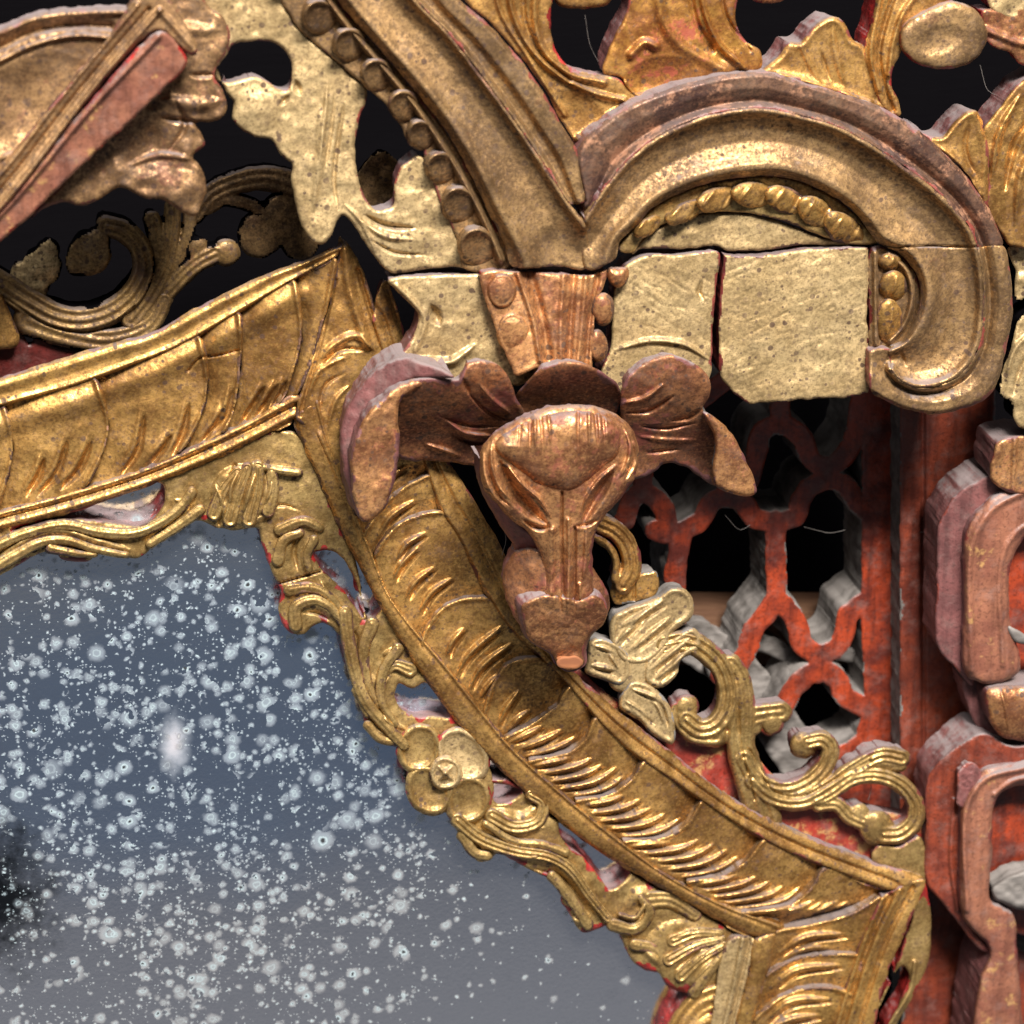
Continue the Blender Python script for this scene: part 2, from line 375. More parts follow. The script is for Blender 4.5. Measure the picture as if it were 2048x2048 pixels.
def band(A, B, prof):
    """moulding profile between two edges: list of (t, h), t from edge A to edge B"""
    PA, PB = spl(A), spl(B); T = np.array(prof, float)
    tt = np.linspace(0, 1, 200); hh = np.interp(tt, T[:, 0], T[:, 1])
    ker = np.hanning(15); ker /= ker.sum(); hh = np.convolve(np.pad(hh, 7, 'edge'), ker, 'valid')
    def op(c):
        a, _ = pathdist(c.x, c.y, PA); b, _ = pathdist(c.x, c.y, PB)
        c.H += np.interp(a / (a + b + 1e-6), tt, hh)
    return op

def tilt(x0, y0, gx, gy):
    def op(c): c.H += (c.x - x0) * gx + (c.y - y0) * gy
    return op

def puff(w, h):                    # pillow the whole piece: height grows from its edge over width w
    def op(c): q = np.clip(-c.sd / w, 0, 1); c.H += h * np.sqrt(np.clip(1 - (1 - q) ** 2, 0, 1))
    return op

def rim(w, h):                     # raised lip just inside the edge
    def op(c): c.H += h * np.exp(-((-c.sd - w) / (w * 0.6)) ** 2)
    return op

def lump(scale, amp, seed=0):
    def op(c): c.H += 0.45 * amp * (vnoise(c.x / scale, c.y / scale, seed) + 0.5 * vnoise(c.x * 2 / scale, c.y * 2 / scale, seed + 5)) * 2
    return op

_seed = [0]
def piece(name, z, outline=None, strokes=(), balls=(), holes=(), ops=(), parent=None, mat='antique', side='red', thick=60,
          res=3.0, edge=(7, 5), sharp=False, rough=1.0, wob=1.6, wear=1.0, under=9.0, bare=None):
    bare = bare or {'red': 'red', 'mauve': 'bole', 'brown': 'plum', 'plum': 'bole'}.get(side, side)
    """one carved piece of wood: outline (polygon, or a union of tapering strokes (path, w0, w1, h) and balls (x, y, r, h)),
    worked on its front by ops and cut square to its back"""
    _seed[0] += 1; sd_ = _seed[0]
    loops = []
    if outline is not None: loops.append(spl(outline, True, sharp=sharp))
    loops += [spl(h, True) for h in holes]
    S = [(spl(s[0]), s[1], s[2], s[3]) for s in strokes]
    ext = [l for l in loops[:1]] if outline is not None else []
    lo = []; hi = []
    for l in ext: lo.append(l.min(0)); hi.append(l.max(0))
    for p, w0, w1, h in S: lo.append(p.min(0) - max(w0, w1)); hi.append(p.max(0) + max(w0, w1))
    for bxx, by, r, h in balls: lo.append(np.array([bxx - r, by - r])); hi.append(np.array([bxx + r, by + r]))
    lo = np.min(lo, 0) - 3 * res; hi = np.max(hi, 0) + 3 * res
    lo = np.maximum(lo, -130); hi = np.minimum(hi, 2180)
    xs = np.arange(lo[0], hi[0] + res, res); ys = np.arange(lo[1], hi[1] + res, res)
    X, Y = np.meshgrid(xs, ys)
    if wob:
        wx = X + wob * 2 * vnoise(X / 16, Y / 16, sd_); wy = Y + wob * 2 * vnoise(X / 16, Y / 16, sd_ + 50)
    else: wx, wy = X, Y
    sdf = polysd(wx, wy, loops) if outline is not None else np.full(X.shape, 1e3)
    def stroke_fields(x, y):
        sd = np.full(x.shape, 1e3); H = np.full(x.shape, -1e3)
        for p, w0, w1, h in S:
            m = max(w0, w1) + 4 * res
            k = (x > p[:, 0].min() - m) & (x < p[:, 0].max() + m) & (y > p[:, 1].min() - m) & (y < p[:, 1].max() + m)
            if not k.any(): continue
            d, s = pathdist(x[k], y[k], p); w = w0 + (w1 - w0) * s
            sd[k] = np.minimum(sd[k], d - w)
            q = np.clip(d / w, 0, 1)
            prof = np.sqrt(np.clip(1 - q ** 4, 0, 1)) * ((0.85 + 0.15 * np.cos(9.6 * q)) if max(w0, w1) >= 16 else (0.93 + 0.07 * np.cos(7.5 * q))) * np.minimum(1, w / max(w0, w1) + 0.25)
            H[k] = np.maximum(H[k], h * prof)
        for bx_, by, r, h in balls:
            d = np.hypot(x - bx_, y - by)
            sd = np.minimum(sd, d - r); H = np.maximum(H, np.where(d < r * 1.2, h * np.sqrt(np.clip(1 - (d / r) ** 2, 0, 1)), -1e3))
        return sd, H
    if S or balls:
        s2, _ = stroke_fields(wx, wy); sdf = np.minimum(sdf, s2)
        if holes: sdf = np.maximum(sdf, -polysd(wx, wy, [spl(h, True) for h in holes])) if outline is None else sdf
    cell = (sdf[:-1, :-1] + sdf[1:, :-1] + sdf[:-1, 1:] + sdf[1:, 1:]) / 4 < 0
    cp = np.pad(cell, 1)
    used = cp[:-1, :-1] | cp[1:, :-1] | cp[:-1, 1:] | cp[1:, 1:]
    full = cp[:-1, :-1] & cp[1:, :-1] & cp[:-1, 1:] & cp[1:, 1:]
    bnd = used & ~full
    gy, gx = np.gradient(sdf, res); gl = np.hypot(gx, gy) + 1e-6
    mv = np.where(bnd, np.clip(sdf, -1.3 * res, 1.3 * res), 0)
    X = X - mv * gx / gl; Y = Y - mv * gy / gl
    if not used.any(): return None
    ids = np.full(used.shape, -1); n = int(used.sum()); ids[used] = np.arange(n)
    c = Ctx(); c.x = X[used]; c.y = Y[used]; c.sd = np.where(bnd, 0, sdf)[used]; c.H = np.zeros(n)
    if S or balls:
        _, h2 = stroke_fields(c.x, c.y)
        c.H = np.maximum(c.H, h2)
    for op in ops: op(c)
    if edge:
        q = np.clip(-c.sd / edge[0], 0, 1); c.H -= edge[1] * (1 - np.sqrt(np.clip(1 - (1 - q) ** 2, 0, 1)))
    if rough:
        c.H += rough * (1.6 * vnoise(c.x / 41, c.y / 41, sd_) + 0.7 * vnoise(c.x / 12, c.y / 12, sd_ + 3))
    zz = z + c.H
    front = to_board(c.x, c.y, zz)
    j, i = np.nonzero(cell)
    # board y is up, image v is down: order so that normals face out
    F = np.stack([ids[j, i], ids[j + 1, i], ids[j + 1, i + 1], ids[j, i + 1]], 1)
    E = []
    cc = cp
    jj, ii = j + 1, i + 1
    for dj, di, a, b in ((-1, 0, (0, 0), (0, 1)), (1, 0, (1, 1), (1, 0)), (0, -1, (1, 0), (0, 0)), (0, 1, (0, 1), (1, 1))):
        m = ~cc[jj + dj, ii + di]
        E.append(np.stack([ids[j[m] + a[0], i[m] + a[1]], ids[j[m] + b[0], i[m] + b[1]]], 1))
    E = np.vstack(E)
    bi = np.unique(E); mp = np.full(n, -1); mp[bi] = np.arange(len(bi))
    zb = z - thick if not callable(thick) else thick
    nb = len(bi); top = front[bi]
    steps = 6
    rings = []
    dpt = np.maximum(top[:, 2] - zb, 1.0)
    outward = np.stack([(gx / gl)[used][bi], -(gy / gl)[used][bi]], 1)
    for r in range(steps + 1):
        f = (r / steps) ** 1.4
        P = top.copy(); P[:, 2] = top[:, 2] - dpt * f
        dd = dpt * f
        wn_ = vnoise(c.x[bi] / 21 + r * 0.55, c.y[bi] / 21 + r * 0.4, sd_ + 9) + 0.6 * vnoise(c.x[bi] / 9, c.y[bi] / 9 + r * 1.7, sd_ + 4)
        inset = np.minimum(1.0, dd / 14) * (4.5 * wn_ + 1.2) - under * np.sqrt(f)
        P[:, :2] += outward * inset[:, None] * (1 if r else 0)
        rings.append(P)
    V = np.vstack([front] + rings)
    SF = []
    for r in range(steps):
        o0 = n + r * nb; o1 = o0 + nb
        a, b = mp[E[:, 0]], mp[E[:, 1]]
        SF.append(np.stack([o0 + b, o1 + b, o1 + a, o0 + a][::-1], 1))
    SF = np.vstack(SF)
    faces = np.vstack([F, SF])
    verts = np.stack([V[:, 0] * U, -V[:, 2] * U, V[:, 1] * U + BASE_Z], 1)
    fc = c.sd[F].mean(1); fx, fy = c.x[F].mean(1), c.y[F].mean(1)
    ww = 15 * wear * (vnoise(fx / 38, fy / 38, sd_ + 21) + 0.5 * vnoise(fx / 11, fy / 11, sd_ + 22) - 0.02)
    mi = np.concatenate([np.where(-fc < ww, 2, 0), np.ones(len(SF), int)])
    return mesh_object(name, verts, faces, [M[mat], M[side], M[bare]], mi, parent)

def mesh_object(name, verts, faces, mats, mi, parent=None):
    me = bpy.data.meshes.new(name)
    nf = len(faces); k = faces.shape[1]
    me.vertices.add(len(verts)); me.vertices.foreach_set('co', np.ascontiguousarray(verts, np.float32).ravel())
    me.loops.add(nf * k); me.loops.foreach_set('vertex_index', np.ascontiguousarray(faces, np.int32).ravel())
    me.polygons.add(nf); me.polygons.foreach_set('loop_start', np.arange(0, nf * k, k, dtype=np.int32))
    me.polygons.foreach_set('loop_total', np.full(nf, k, np.int32))
    for m in mats: me.materials.append(m)
    me.polygons.foreach_set('material_index', np.asarray(mi, np.int32))
    me.polygons.foreach_set('use_smooth', np.ones(nf, bool))
    me.update(calc_edges=True); me.validate()
    o = bpy.data.objects.new(name, me); col.objects.link(o)
    if parent is not None:
        o.parent = parent
        o.matrix_parent_inverse = PINV.get(parent.name, Matrix.Identity(4))
    return o

PINV = {}
def thing(name, label, cat, at, z, group=None):
    """an Empty at the foot of a thing; its carved parts are its children"""
    e = bpy.data.objects.new(name, None); col.objects.link(e)
    b = to_board(np.array([at[0]]), np.array([at[1]]), z)[0]
    e.location = W(b); e.empty_display_size = 0.005
    PINV[e.name] = Matrix.Translation(-Vector(W(b)))
    e['label'] = label; e['category'] = cat
    if group: e['group'] = group
    return e
def tag(o, label, cat=None, kind=None):
    if label: o['label'] = label
    if cat: o['category'] = cat
    if kind: o['kind'] = kind
    return o
def box(name, x0, y0, x1, y1, z0, z1, mat, parent=None):
    """a plank seen between photo points, from depth z0 (front) to z1 (back)"""
    q = to_board(np.array([x0, x1, x1, x0]), np.array([y0, y0, y1, y1]), z0)
    r = q.copy(); r[:, 2] = z1
    V = np.vstack([q, r]); verts = np.stack([V[:, 0] * U, -V[:, 2] * U, V[:, 1] * U + BASE_Z], 1)
    F = np.array([[3, 2, 1, 0], [4, 5, 6, 7], [0, 1, 5, 4], [1, 2, 6, 5], [2, 3, 7, 6], [3, 0, 4, 7]])
    o = mesh_object(name, verts, F, [M[mat]], np.zeros(6, int), parent)
    for p in o.data.polygons: p.use_smooth = False
    return o

# ------------------------------------------------------------------ setting: dark hollow behind the carving
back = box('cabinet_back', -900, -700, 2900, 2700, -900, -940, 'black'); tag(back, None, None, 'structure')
shelf = box('inner_board', 1360, 1226, 1700, 1330, -440, -560, 'inner'); tag(shelf, 'plain brown board inside the dark hollow behind the fretwork', 'board')

# ------------------------------------------------------------------ mirror
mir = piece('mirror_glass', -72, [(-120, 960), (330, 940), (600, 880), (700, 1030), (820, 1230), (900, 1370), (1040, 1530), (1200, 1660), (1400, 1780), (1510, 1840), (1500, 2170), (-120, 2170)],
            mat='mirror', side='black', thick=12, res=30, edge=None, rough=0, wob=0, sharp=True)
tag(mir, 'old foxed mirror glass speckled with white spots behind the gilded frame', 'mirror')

# ------------------------------------------------------------------ mirror frame
fr = thing('gilded_mirror_surround', 'carved gilded mirror frame with feather leaf rails around the spotted mirror', 'mirror frame', (1100, 2040), -80)

# -- left rail
LT = [(-120, 795), (0, 756), (109, 721), (217, 688), (304, 663), (399, 612), (471, 576), (543, 543), (616, 518), (690, 486)]
LG = [(-120, 850), (0, 815), (145, 775), (254, 736), (362, 692), (471, 630), (580, 565), (672, 514)]
LF = [(-120, 1056), (0, 1022), (145, 982), (290, 935), (399, 888), (507, 837), (596, 788)]
LB = [(-120, 1094), (0, 1060), (145, 1022), (290, 975), (435, 917), (525, 873), (588, 840)]
lr = piece('rail', 0, LT + LG[::-1] , ops=[band(LT, LG, [(0, -6), (.12, 5), (.3, 9), (.55, 2), (.75, 4), (.9, 10), (1, -8)])], parent=fr, mat='bright', side='plum', thick=22, res=2.5)
lf = piece('fillet', -4, LF + LB[::-1], ops=[band(LF, LB, [(0, 6), (.2, 10), (.4, -8), (.6, 0), (.8, 4), (1, -14)])], parent=fr, mat='antique', side='brown', thick=70, res=2.5)
def between(b0, b1, f, a, b):
    P0, P1 = spl(b0), spl(b1); n = 7; t = np.linspace(a, b, n)
    A = P0[(t * (len(P0) - 1)).astype(int)]; B = P1[(t * (len(P1) - 1)).astype(int)]
    return [tuple(q) for q in A * (1 - f) + B * f]
def leaf_between(b0, b1, flutes, parent, mat, z, h=10, lead=-1, fw=7, extra=(), rough=1.2, cutin=False):
    """one overlapping feather leaf: from edge b0 (lower end first) to edge b1, fluted"""
    P0, P1 = spl(b0), spl(b1)
    def slope(c):
        a, _ = pathdist(c.x, c.y, P0); b, _ = pathdist(c.x, c.y, P1); t = a / (a + b + 1e-6)
        c.H += 1.9 * h * (t if lead > 0 else 1 - t) + h * 0.6 * np.sin(np.pi * t) - 0.9 * h
    ops = [slope] + [R(f, fw * 1.2, 5.0 if cutin else 12.0, 'c', 'p') for f in flutes]
    for f in flutes:
        g = [(x + fw * 0.95, y + fw * 0.75) for x, y in f]
        ops.append(R(g, fw * (1.0 if cutin else 0.9), -17.0 if cutin else -11.0, 'c', 'p'))
    ops.append(R(b0 if lead < 0 else b1, 9, 7, 'c')); ops += list(extra)
    return piece('leaf', z, list(b0) + list(b1)[::-1], ops=ops, parent=parent, mat=mat, side='brown', thick=50, res=2.5, edge=(4, 5), rough=rough)
L = [[(-120, 1010), (-60, 960), (-50, 900), (-70, 868)],
     [(-12, 1026), (18, 940), (26, 893), (8, 813)],
     [(170, 974), (207, 899), (217, 855), (190, 758)],
     [(360, 905), (404, 825), (415, 775), (398, 672)],
     [(448, 865), (472, 800), (482, 720), (478, 626)],
     [(560, 806), (592, 725), (603, 672), (588, 562)],
     [(594, 790), (618, 740), (645, 650), (672, 516)]]
FL = [[[(-40, 990), (-30, 950), (-20, 900)]],
      [[(44, 985), (68, 945), (80, 908)], [(66, 985), (104, 940), (128, 870)], [(112, 972), (150, 930), (176, 872)]],
      [[(232, 945), (266, 895), (280, 820)], [(284, 930), (318, 890), (336, 860)], [(334, 905), (356, 860), (370, 800)]],
      [[(392, 880), (424, 840), (440, 806)], [(416, 862), (444, 826), (458, 770)]],
      [[(470, 845), (500, 800), (520, 765)], [(500, 832), (530, 790), (548, 760)], [(532, 812), (556, 775), (565, 752)]],
      []]
for q in range(len(L) - 1):
    leaf_between(L[q], L[q + 1], FL[q], fr, 'antique', -12, h=13, lead=1, fw=10, cutin=True,
                 extra=[R([(-120, 890), (0, 850), (145, 808), (254, 768), (362, 722), (471, 662), (600, 590)], 34, 9, 'c'), R([(376, 742), (400, 716), (430, 712), (478, 700)], 3, -9, 'v')])

def cut(path, w=3.0, d=-12): return R(path, w, d, 'v')
# -- diagonal rail
DI = [(588, 842), (605, 890), (640, 965), (676, 1048), (710, 1118), (754, 1202), (822, 1318), (899, 1426), (971, 1510), (1045, 1580), (1117, 1640), (1190, 1698), (1262, 1741), (1335, 1785), (1425, 1835), (1510, 1877)]
DF = [(640, 800), (660, 880), (700, 990), (740, 1090), (780, 1190), (826, 1252), (891, 1325), (971, 1426), (1025, 1492), (1116, 1575), (1226, 1667), (1335, 1748), (1443, 1806), (1570, 1852)]
DG = [(744, 650), (790, 790), (844, 919), (877, 1017), (917, 1082), (964, 1176), (1010, 1248), (1080, 1316), (1132, 1368), (1208, 1457), (1262, 1507), (1348, 1566), (1457, 1640), (1565, 1702), (1674, 1745), (1770, 1780)]
DO = [(770, 560), (830, 740), (895, 915), (924, 962), (960, 1020), (1000, 1089), (1036, 1165), (1090, 1270), (1154, 1348), (1226, 1413), (1335, 1497), (1443, 1582), (1536, 1635), (1638, 1682), (1743, 1722), (1848, 1758)]
piece('fillet', 0, DI + DF[::-1], ops=[band(DI, DF, [(0, -16), (.12, -4), (.35, 3), (.6, 6), (.78, 2), (.9, 11), (1, -4)]), lump(30, 1.2, 3)], parent=fr, mat='antique', side='brown', thick=80, res=2.5)
piece('rail', 2, DG + DO[::-1], ops=[band(DG, DO, [(0, -8), (.12, 9), (.3, 7), (.5, -3), (.62, 6), (.85, 2), (1, -8)]), lump(30, 1.2, 8)], parent=fr, mat='antique', side='mauve', thick=50, res=2.5)
# corner piece over the mitre of the two rails
cn = piece('corner_leaf', 4, [(690, 484), (716, 520), (746, 600), (765, 680), (800, 800), (770, 900), (720, 1010), (690, 1010), (655, 930), (625, 860), (592, 838), (604, 775), (630, 700), (658, 610), (676, 520)],
           ops=[R([(690, 500), (700, 580), (735, 690)], 16, 10, 'c'), R([(640, 720), (668, 690), (712, 672), (748, 700)], 12, 10, 'c', 'p'), R([(640, 740), (680, 700), (730, 700)], 8, -9, 'c', 'p'),
                R([(612, 800), (640, 740), (690, 715)], 9, 8, 'c', 'p'), R([(636, 830), (652, 770), (690, 745)], 6, -7, 'c', 'p'), R([(655, 860), (672, 800), (700, 770)], 8, 7, 'c', 'p'),
                R([(600, 830), (640, 690), (672, 560)], 6, -6, 'c'), R([(716, 540), (740, 620), (764, 690)], 7, -9, 'c'), R([(640, 870), (690, 980)], 9, 6, 'c'), lump(26, 3, 4)],
           parent=fr, mat='antique', side='brown', thick=70, res=2.5)
D = [[(690, 1000), (730, 930), (790, 890), (835, 880)],
     [(726, 1072), (765, 1012), (812, 972), (862, 950)],
     [(748, 1112), (790, 1054), (838, 1030), (886, 1024)],
     [(842, 1290), (866, 1236), (905, 1204), (976, 1196)],
     [(968, 1428), (989, 1361), (1016, 1328), (1078, 1316)],
     [(1008, 1478), (1060, 1450), (1112, 1412), (1140, 1372)],
     [(1056, 1524), (1132, 1506), (1168, 1482), (1192, 1436)],
     [(1150, 1604), (1219, 1589), (1262, 1560), (1288, 1522)],
     [(1246, 1684), (1328, 1675), (1374, 1648), (1404, 1602)],
     [(1372, 1766), (1451, 1748), (1496, 1718), (1528, 1680)],
     [(1480, 1826), (1584, 1808), (1624, 1772), (1648, 1736)],
     [(1556, 1848), (1660, 1822), (1720, 1804), (1772, 1782)]]
FD = [[[(728, 1030), (760, 975), (812, 930)]],
      [[(752, 1080), (780, 1035), (830, 1000)]],
      [[(786, 1160), (803, 1128), (835, 1096)], [(812, 1196), (830, 1165), (868, 1134)], [(838, 1226), (862, 1186), (904, 1156)], [(792, 1122), (812, 1090), (850, 1066)]],
      [[(893, 1312), (904, 1285), (928, 1256)], [(914, 1350), (936, 1312), (1006, 1250)], [(938, 1378), (962, 1336), (1026, 1284)], [(960, 1396), (982, 1366), (1008, 1344)]],
      [[(996, 1452), (1012, 1418), (1040, 1378)], [(1008, 1468), (1034, 1440), (1060, 1420)]],
      [[(1040, 1496), (1080, 1474), (1116, 1450)], [(1056, 1510), (1100, 1494), (1150, 1470)]],
      [[(1082, 1534), (1150, 1530), (1224, 1522)], [(1104, 1554), (1168, 1554), (1226, 1530)], [(1124, 1572), (1160, 1576), (1200, 1574)], [(1140, 1590), (1190, 1582), (1240, 1556)]],
      [[(1180, 1616), (1226, 1618), (1258, 1610)], [(1200, 1634), (1260, 1632), (1310, 1612)], [(1222, 1652), (1280, 1648), (1330, 1636)], [(1240, 1668), (1290, 1664), (1345, 1648)]],
      [[(1276, 1698), (1340, 1690), (1400, 1672)], [(1306, 1716), (1370, 1712), (1424, 1694)], [(1334, 1734), (1390, 1732), (1440, 1718)], [(1354, 1748), (1420, 1742), (1468, 1726)]],
      [[(1402, 1774), (1460, 1766), (1520, 1744)], [(1428, 1790), (1490, 1782), (1548, 1758)], [(1452, 1806), (1510, 1796), (1570, 1782)], [(1470, 1818), (1540, 1808), (1596, 1790)]],
      [[(1510, 1832), (1580, 1824), (1640, 1806)], [(1536, 1842), (1610, 1832), (1680, 1806)]]]
_rf = random.Random(11)
for q in range(len(D) - 1):
    if q >= 5:
        nfl = 3 if q == 5 else 5
        FD[q] = [between(D[q], D[q + 1], (k_ + 0.55) / (nfl + 0.2), 0.02 + _rf.uniform(0, .05), (0.46, 0.60, 0.68, 0.72, 0.76)[k_] + _rf.uniform(-.06, .06)) for k_ in range(nfl)]
    leaf_between(D[q], D[q + 1], FD[q], fr, 'antique', -10, h=10 if q < 5 else 13, lead=-1, fw=7.5)

# -- lower rail
piece('fillet', -2, [(1462, 1876), (1508, 1879), (1500, 1930), (1470, 2060), (1440, 2180), (1396, 2180), (1420, 2060)], ops=[R([(1486, 1878), (1470, 1960), (1420, 2170)], 9, 10, 'c'), R([(1500, 1880), (1480, 1970), (1432, 2170)], 5, -10, 'c'), lump(24, 3, 2)], parent=fr, mat='pale', side='brown', thick=60, res=2.5)
piece('fillet', 0, [(1508, 1879), (1552, 1866), (1545, 1910), (1505, 2050), (1480, 2180), (1436, 2180), (1470, 2050), (1500, 1930)], ops=[puff(16, 9)], parent=fr, mat='bright', side='brown', thick=60, res=2.5)
piece('rail', 4, [(1848, 1758), (1838, 1800), (1770, 1960), (1710, 2180), (1620, 2180), (1668, 2050), (1735, 1850), (1770, 1790)],
      ops=[R([(1800, 1780), (1745, 1900), (1660, 2180)], 11, 9, 'c'), R([(1765, 1795), (1722, 1900), (1636, 2180)], 8, 8, 'c'), R([(1782, 1790), (1734, 1900), (1648, 2180)], 7, -11, 'c'), R([(1826, 1775), (1765, 1900), (1684, 2180)], 8, -9, 'c')], parent=fr, mat='bright', side='mauve', thick=90, res=2.5)
K = [[(1552, 1864), (1620, 1850), (1700, 1828), (1762, 1794)],
     [(1534, 1950), (1590, 1918), (1660, 1908), (1722, 1912)],
     [(1508, 2040), (1570, 1990), (1640, 1974), (1704, 1988)],
     [(1486, 2120), (1540, 2090), (1620, 2080), (1680, 2090)],
     [(1470, 2178), (1520, 2160), (1600, 2150), (1650, 2160)]]
FK = [[[(1560, 1905), (1610, 1876), (1690, 1868)], [(1556, 1930), (1600, 1902), (1660, 1894)]],
      [[(1544, 1975), (1590, 1942), (1680, 1930)]],
      [[(1532, 2040), (1580, 2004), (1660, 1998)], [(1520, 2070), (1580, 2040), (1640, 2030)]],
      []]
for q in range(4): leaf_between(K[q], K[q + 1], FK[q], fr, 'bright', -8, h=10, lead=-1, fw=9)

# -- lacy inner border that overlaps the glass
EDGE = [(-60, 1165), (0, 1149), (36, 1130), (83, 1105), (112, 1101), (120, 1116), (145, 1123), (178, 1120), (199, 1101), (225, 1103), (254, 1114), (279, 1114), (301, 1098), (333, 1076), (362, 1062), (384, 1043), (402, 1040), (431, 1054), (471, 1060), (504, 1054), (516, 1056),
        (522, 1080), (533, 1116), (548, 1152), (562, 1185), (556, 1216), (564, 1245), (582, 1266), (605, 1268), (630, 1250), (648, 1246), (667, 1256), (681, 1270)]
BORD = [(720, 1260), (716, 1140), (680, 1050), (640, 960), (600, 870), (540, 862), (430, 912), (290, 968), (145, 1016), (0, 1052), (-60, 1070)]
H1 = [(25, 1058), (72, 1045), (127, 1030), (181, 1014), (254, 986), (322, 966), (328, 1004), (308, 1033), (275, 1051), (236, 1047), (181, 1040), (127, 1038), (72, 1052)]
H2 = [(627, 1106), (652, 1100), (676, 1108), (694, 1130), (718, 1180), (730, 1240), (708, 1212), (681, 1172), (648, 1143)]
piece('lace_border', -22, EDGE + BORD, holes=[H1, H2],
      ops=[R([(-20, 1130), (60, 1075), (120, 1062), (190, 1080), (260, 1100)], 15, 12, 'c', 'p'), R([(-10, 1100), (60, 1062), (130, 1052), (230, 1068), (300, 1060), (350, 1020)], 10, 10, 'c', 'p'), R([(60, 1090), (110, 1082), (170, 1096), (245, 1108)], 8, -8, 'c', 'p'),
           R([(330, 1060), (370, 1030), (375, 1010), (350, 1000)], 9, 9, 'c', 'p'), R([(300, 1080), (355, 1045), (392, 1010)], 6, -8, 'c', 'p'),
           dome(490, 990, 70, 62, 20), R([(515, 935), (500, 980), (486, 1030)], 9, 12, 'c', 'p'), R([(545, 940), (542, 980), (528, 1015)], 8, 10, 'c', 'p'), R([(478, 940), (462, 975), (460, 1010)], 8, 9, 'c', 'p'), R([(520, 935), (600, 945)], 8, 8, 'c', 'p'), R([(430, 970), (445, 1010), (440, 1045)], 9, 8, 'c', 'p'),
           R([(503, 935), (488, 985), (474, 1030)], 5, -9, 'c', 'p'), R([(531, 940), (524, 985), (508, 1025)], 5, -9, 'c', 'p'), R([(438, 1050), (450, 990), (470, 930)], 5, -8, 'c'), R([(505, 1040), (560, 1010), (600, 1020)], 5, -7, 'c', 'p'),
           R([(600, 1070), (588, 1100), (595, 1140)], 8, -9, 'c', 'p'), R([(618, 1080), (606, 1110), (614, 1150)], 7, 6, 'c', 'p'), R([(548, 1170), (600, 1155), (640, 1143)], 3, -14, 'v'), R([(600, 1205), (640, 1212), (676, 1240)], 12, 9, 'c', 'p'), R([(606, 1225), (634, 1226), (660, 1242)], 6, -8, 'c', 'p'),
           R([(640, 1160), (660, 1195), (684, 1225)], 7, 8, 'c', 'p'), lump(28, 4, 6)],
      parent=fr, mat='olive', side='red', thick=50, res=2.5, edge=(8, 8), wear=2.2)
H3 = [(790, 1390), (797, 1368), (826, 1376), (851, 1366), (880, 1400), (900, 1432), (862, 1432), (826, 1430), (801, 1415)]
piece('lace_border', -24, [(681, 1262), (685, 1303), (696, 1339), (707, 1375), (721, 1412), (728, 1444), (743, 1473), (761, 1488), (790, 1489), (806, 1500), (860, 1500), (930, 1500), (960, 1500), (905, 1424), (840, 1335), (770, 1215), (740, 1240), (700, 1215), (684, 1200)],
      holes=[H3],
      ops=[R([(690, 1235), (706, 1320), (738, 1410), (790, 1462), (806, 1490)], 12, 12, 'c'), R([(700, 1240), (722, 1300), (730, 1360), (760, 1430)], 6, -9, 'c', 'p'), R([(735, 1265), (745, 1250)], 10, 8, 'c'), R([(722, 1290), (728, 1340), (738, 1395)], 9, 9, 'c', 'p'),
           R([(780, 1350), (765, 1380), (775, 1440), (815, 1460)], 9, 10, 'c', 'p'), R([(770, 1345), (752, 1385), (764, 1440)], 5, -8, 'c', 'p'), R([(765, 1310), (795, 1298)], 8, 8, 'c', 'p'), R([(740, 1455), (780, 1475)], 8, 7, 'c', 'p'), lump(22, 4, 9)],
      parent=fr, mat='olive', side='red', thick=48, res=2.5, edge=(8, 8), wear=2.2)
fl = piece('flower', -26, [(830, 1500), (905, 1490), (975, 1530), (985, 1600), (950, 1650), (890, 1625), (850, 1610), (822, 1560)], ops=[], parent=fr, mat='olive', side='red', thick=46, res=3)
for cx, cy, rx, ry, rot, mt in [(838, 1497, 45, 52, 20, 'olive'), (926, 1510, 48, 62, -40, 'pale'), (858, 1580, 46, 54, -35, 'olive'), (936, 1600, 46, 52, 30, 'olive')]:
    a = math.radians(rot); pts = [(cx + rx * math.cos(t) * math.cos(a) - ry * math.sin(t) * math.sin(a), cy + rx * math.cos(t) * math.sin(a) + ry * math.sin(t) * math.cos(a)) for t in np.linspace(0, 2 * math.pi, 14)[:-1]]
    piece('petal', -12, pts, ops=[rim(9, 5), dome(cx, cy, rx * .8, ry * .8, -9, rot, 1.0), lump(20, 2)], parent=fl, mat=mt, side='red', thick=40, res=2.5, edge=(6, 8))
piece('flower_centre', -2, [(891 + 34 * math.cos(t), 1546 + 36 * math.sin(t)) for t in np.linspace(0, 2 * math.pi, 14)[:-1]],
      ops=[rim(7, 6), R([(876, 1531), (906, 1561)], 9, 9, 'c', 'p'), R([(906, 1531), (876, 1561)], 9, 9, 'c', 'p'), dome(891, 1546, 8, 8, 6)], parent=fl, mat='pale', side='brown', thick=30, res=2.0, edge=(5, 6))
H4 = [(1118, 1640), (1155, 1668), (1262, 1736), (1248, 1762), (1222, 1778), (1196, 1750), (1160, 1708), (1126, 1680)]
H5 = [(985, 1546), (1042, 1582), (1018, 1602), (990, 1604)]
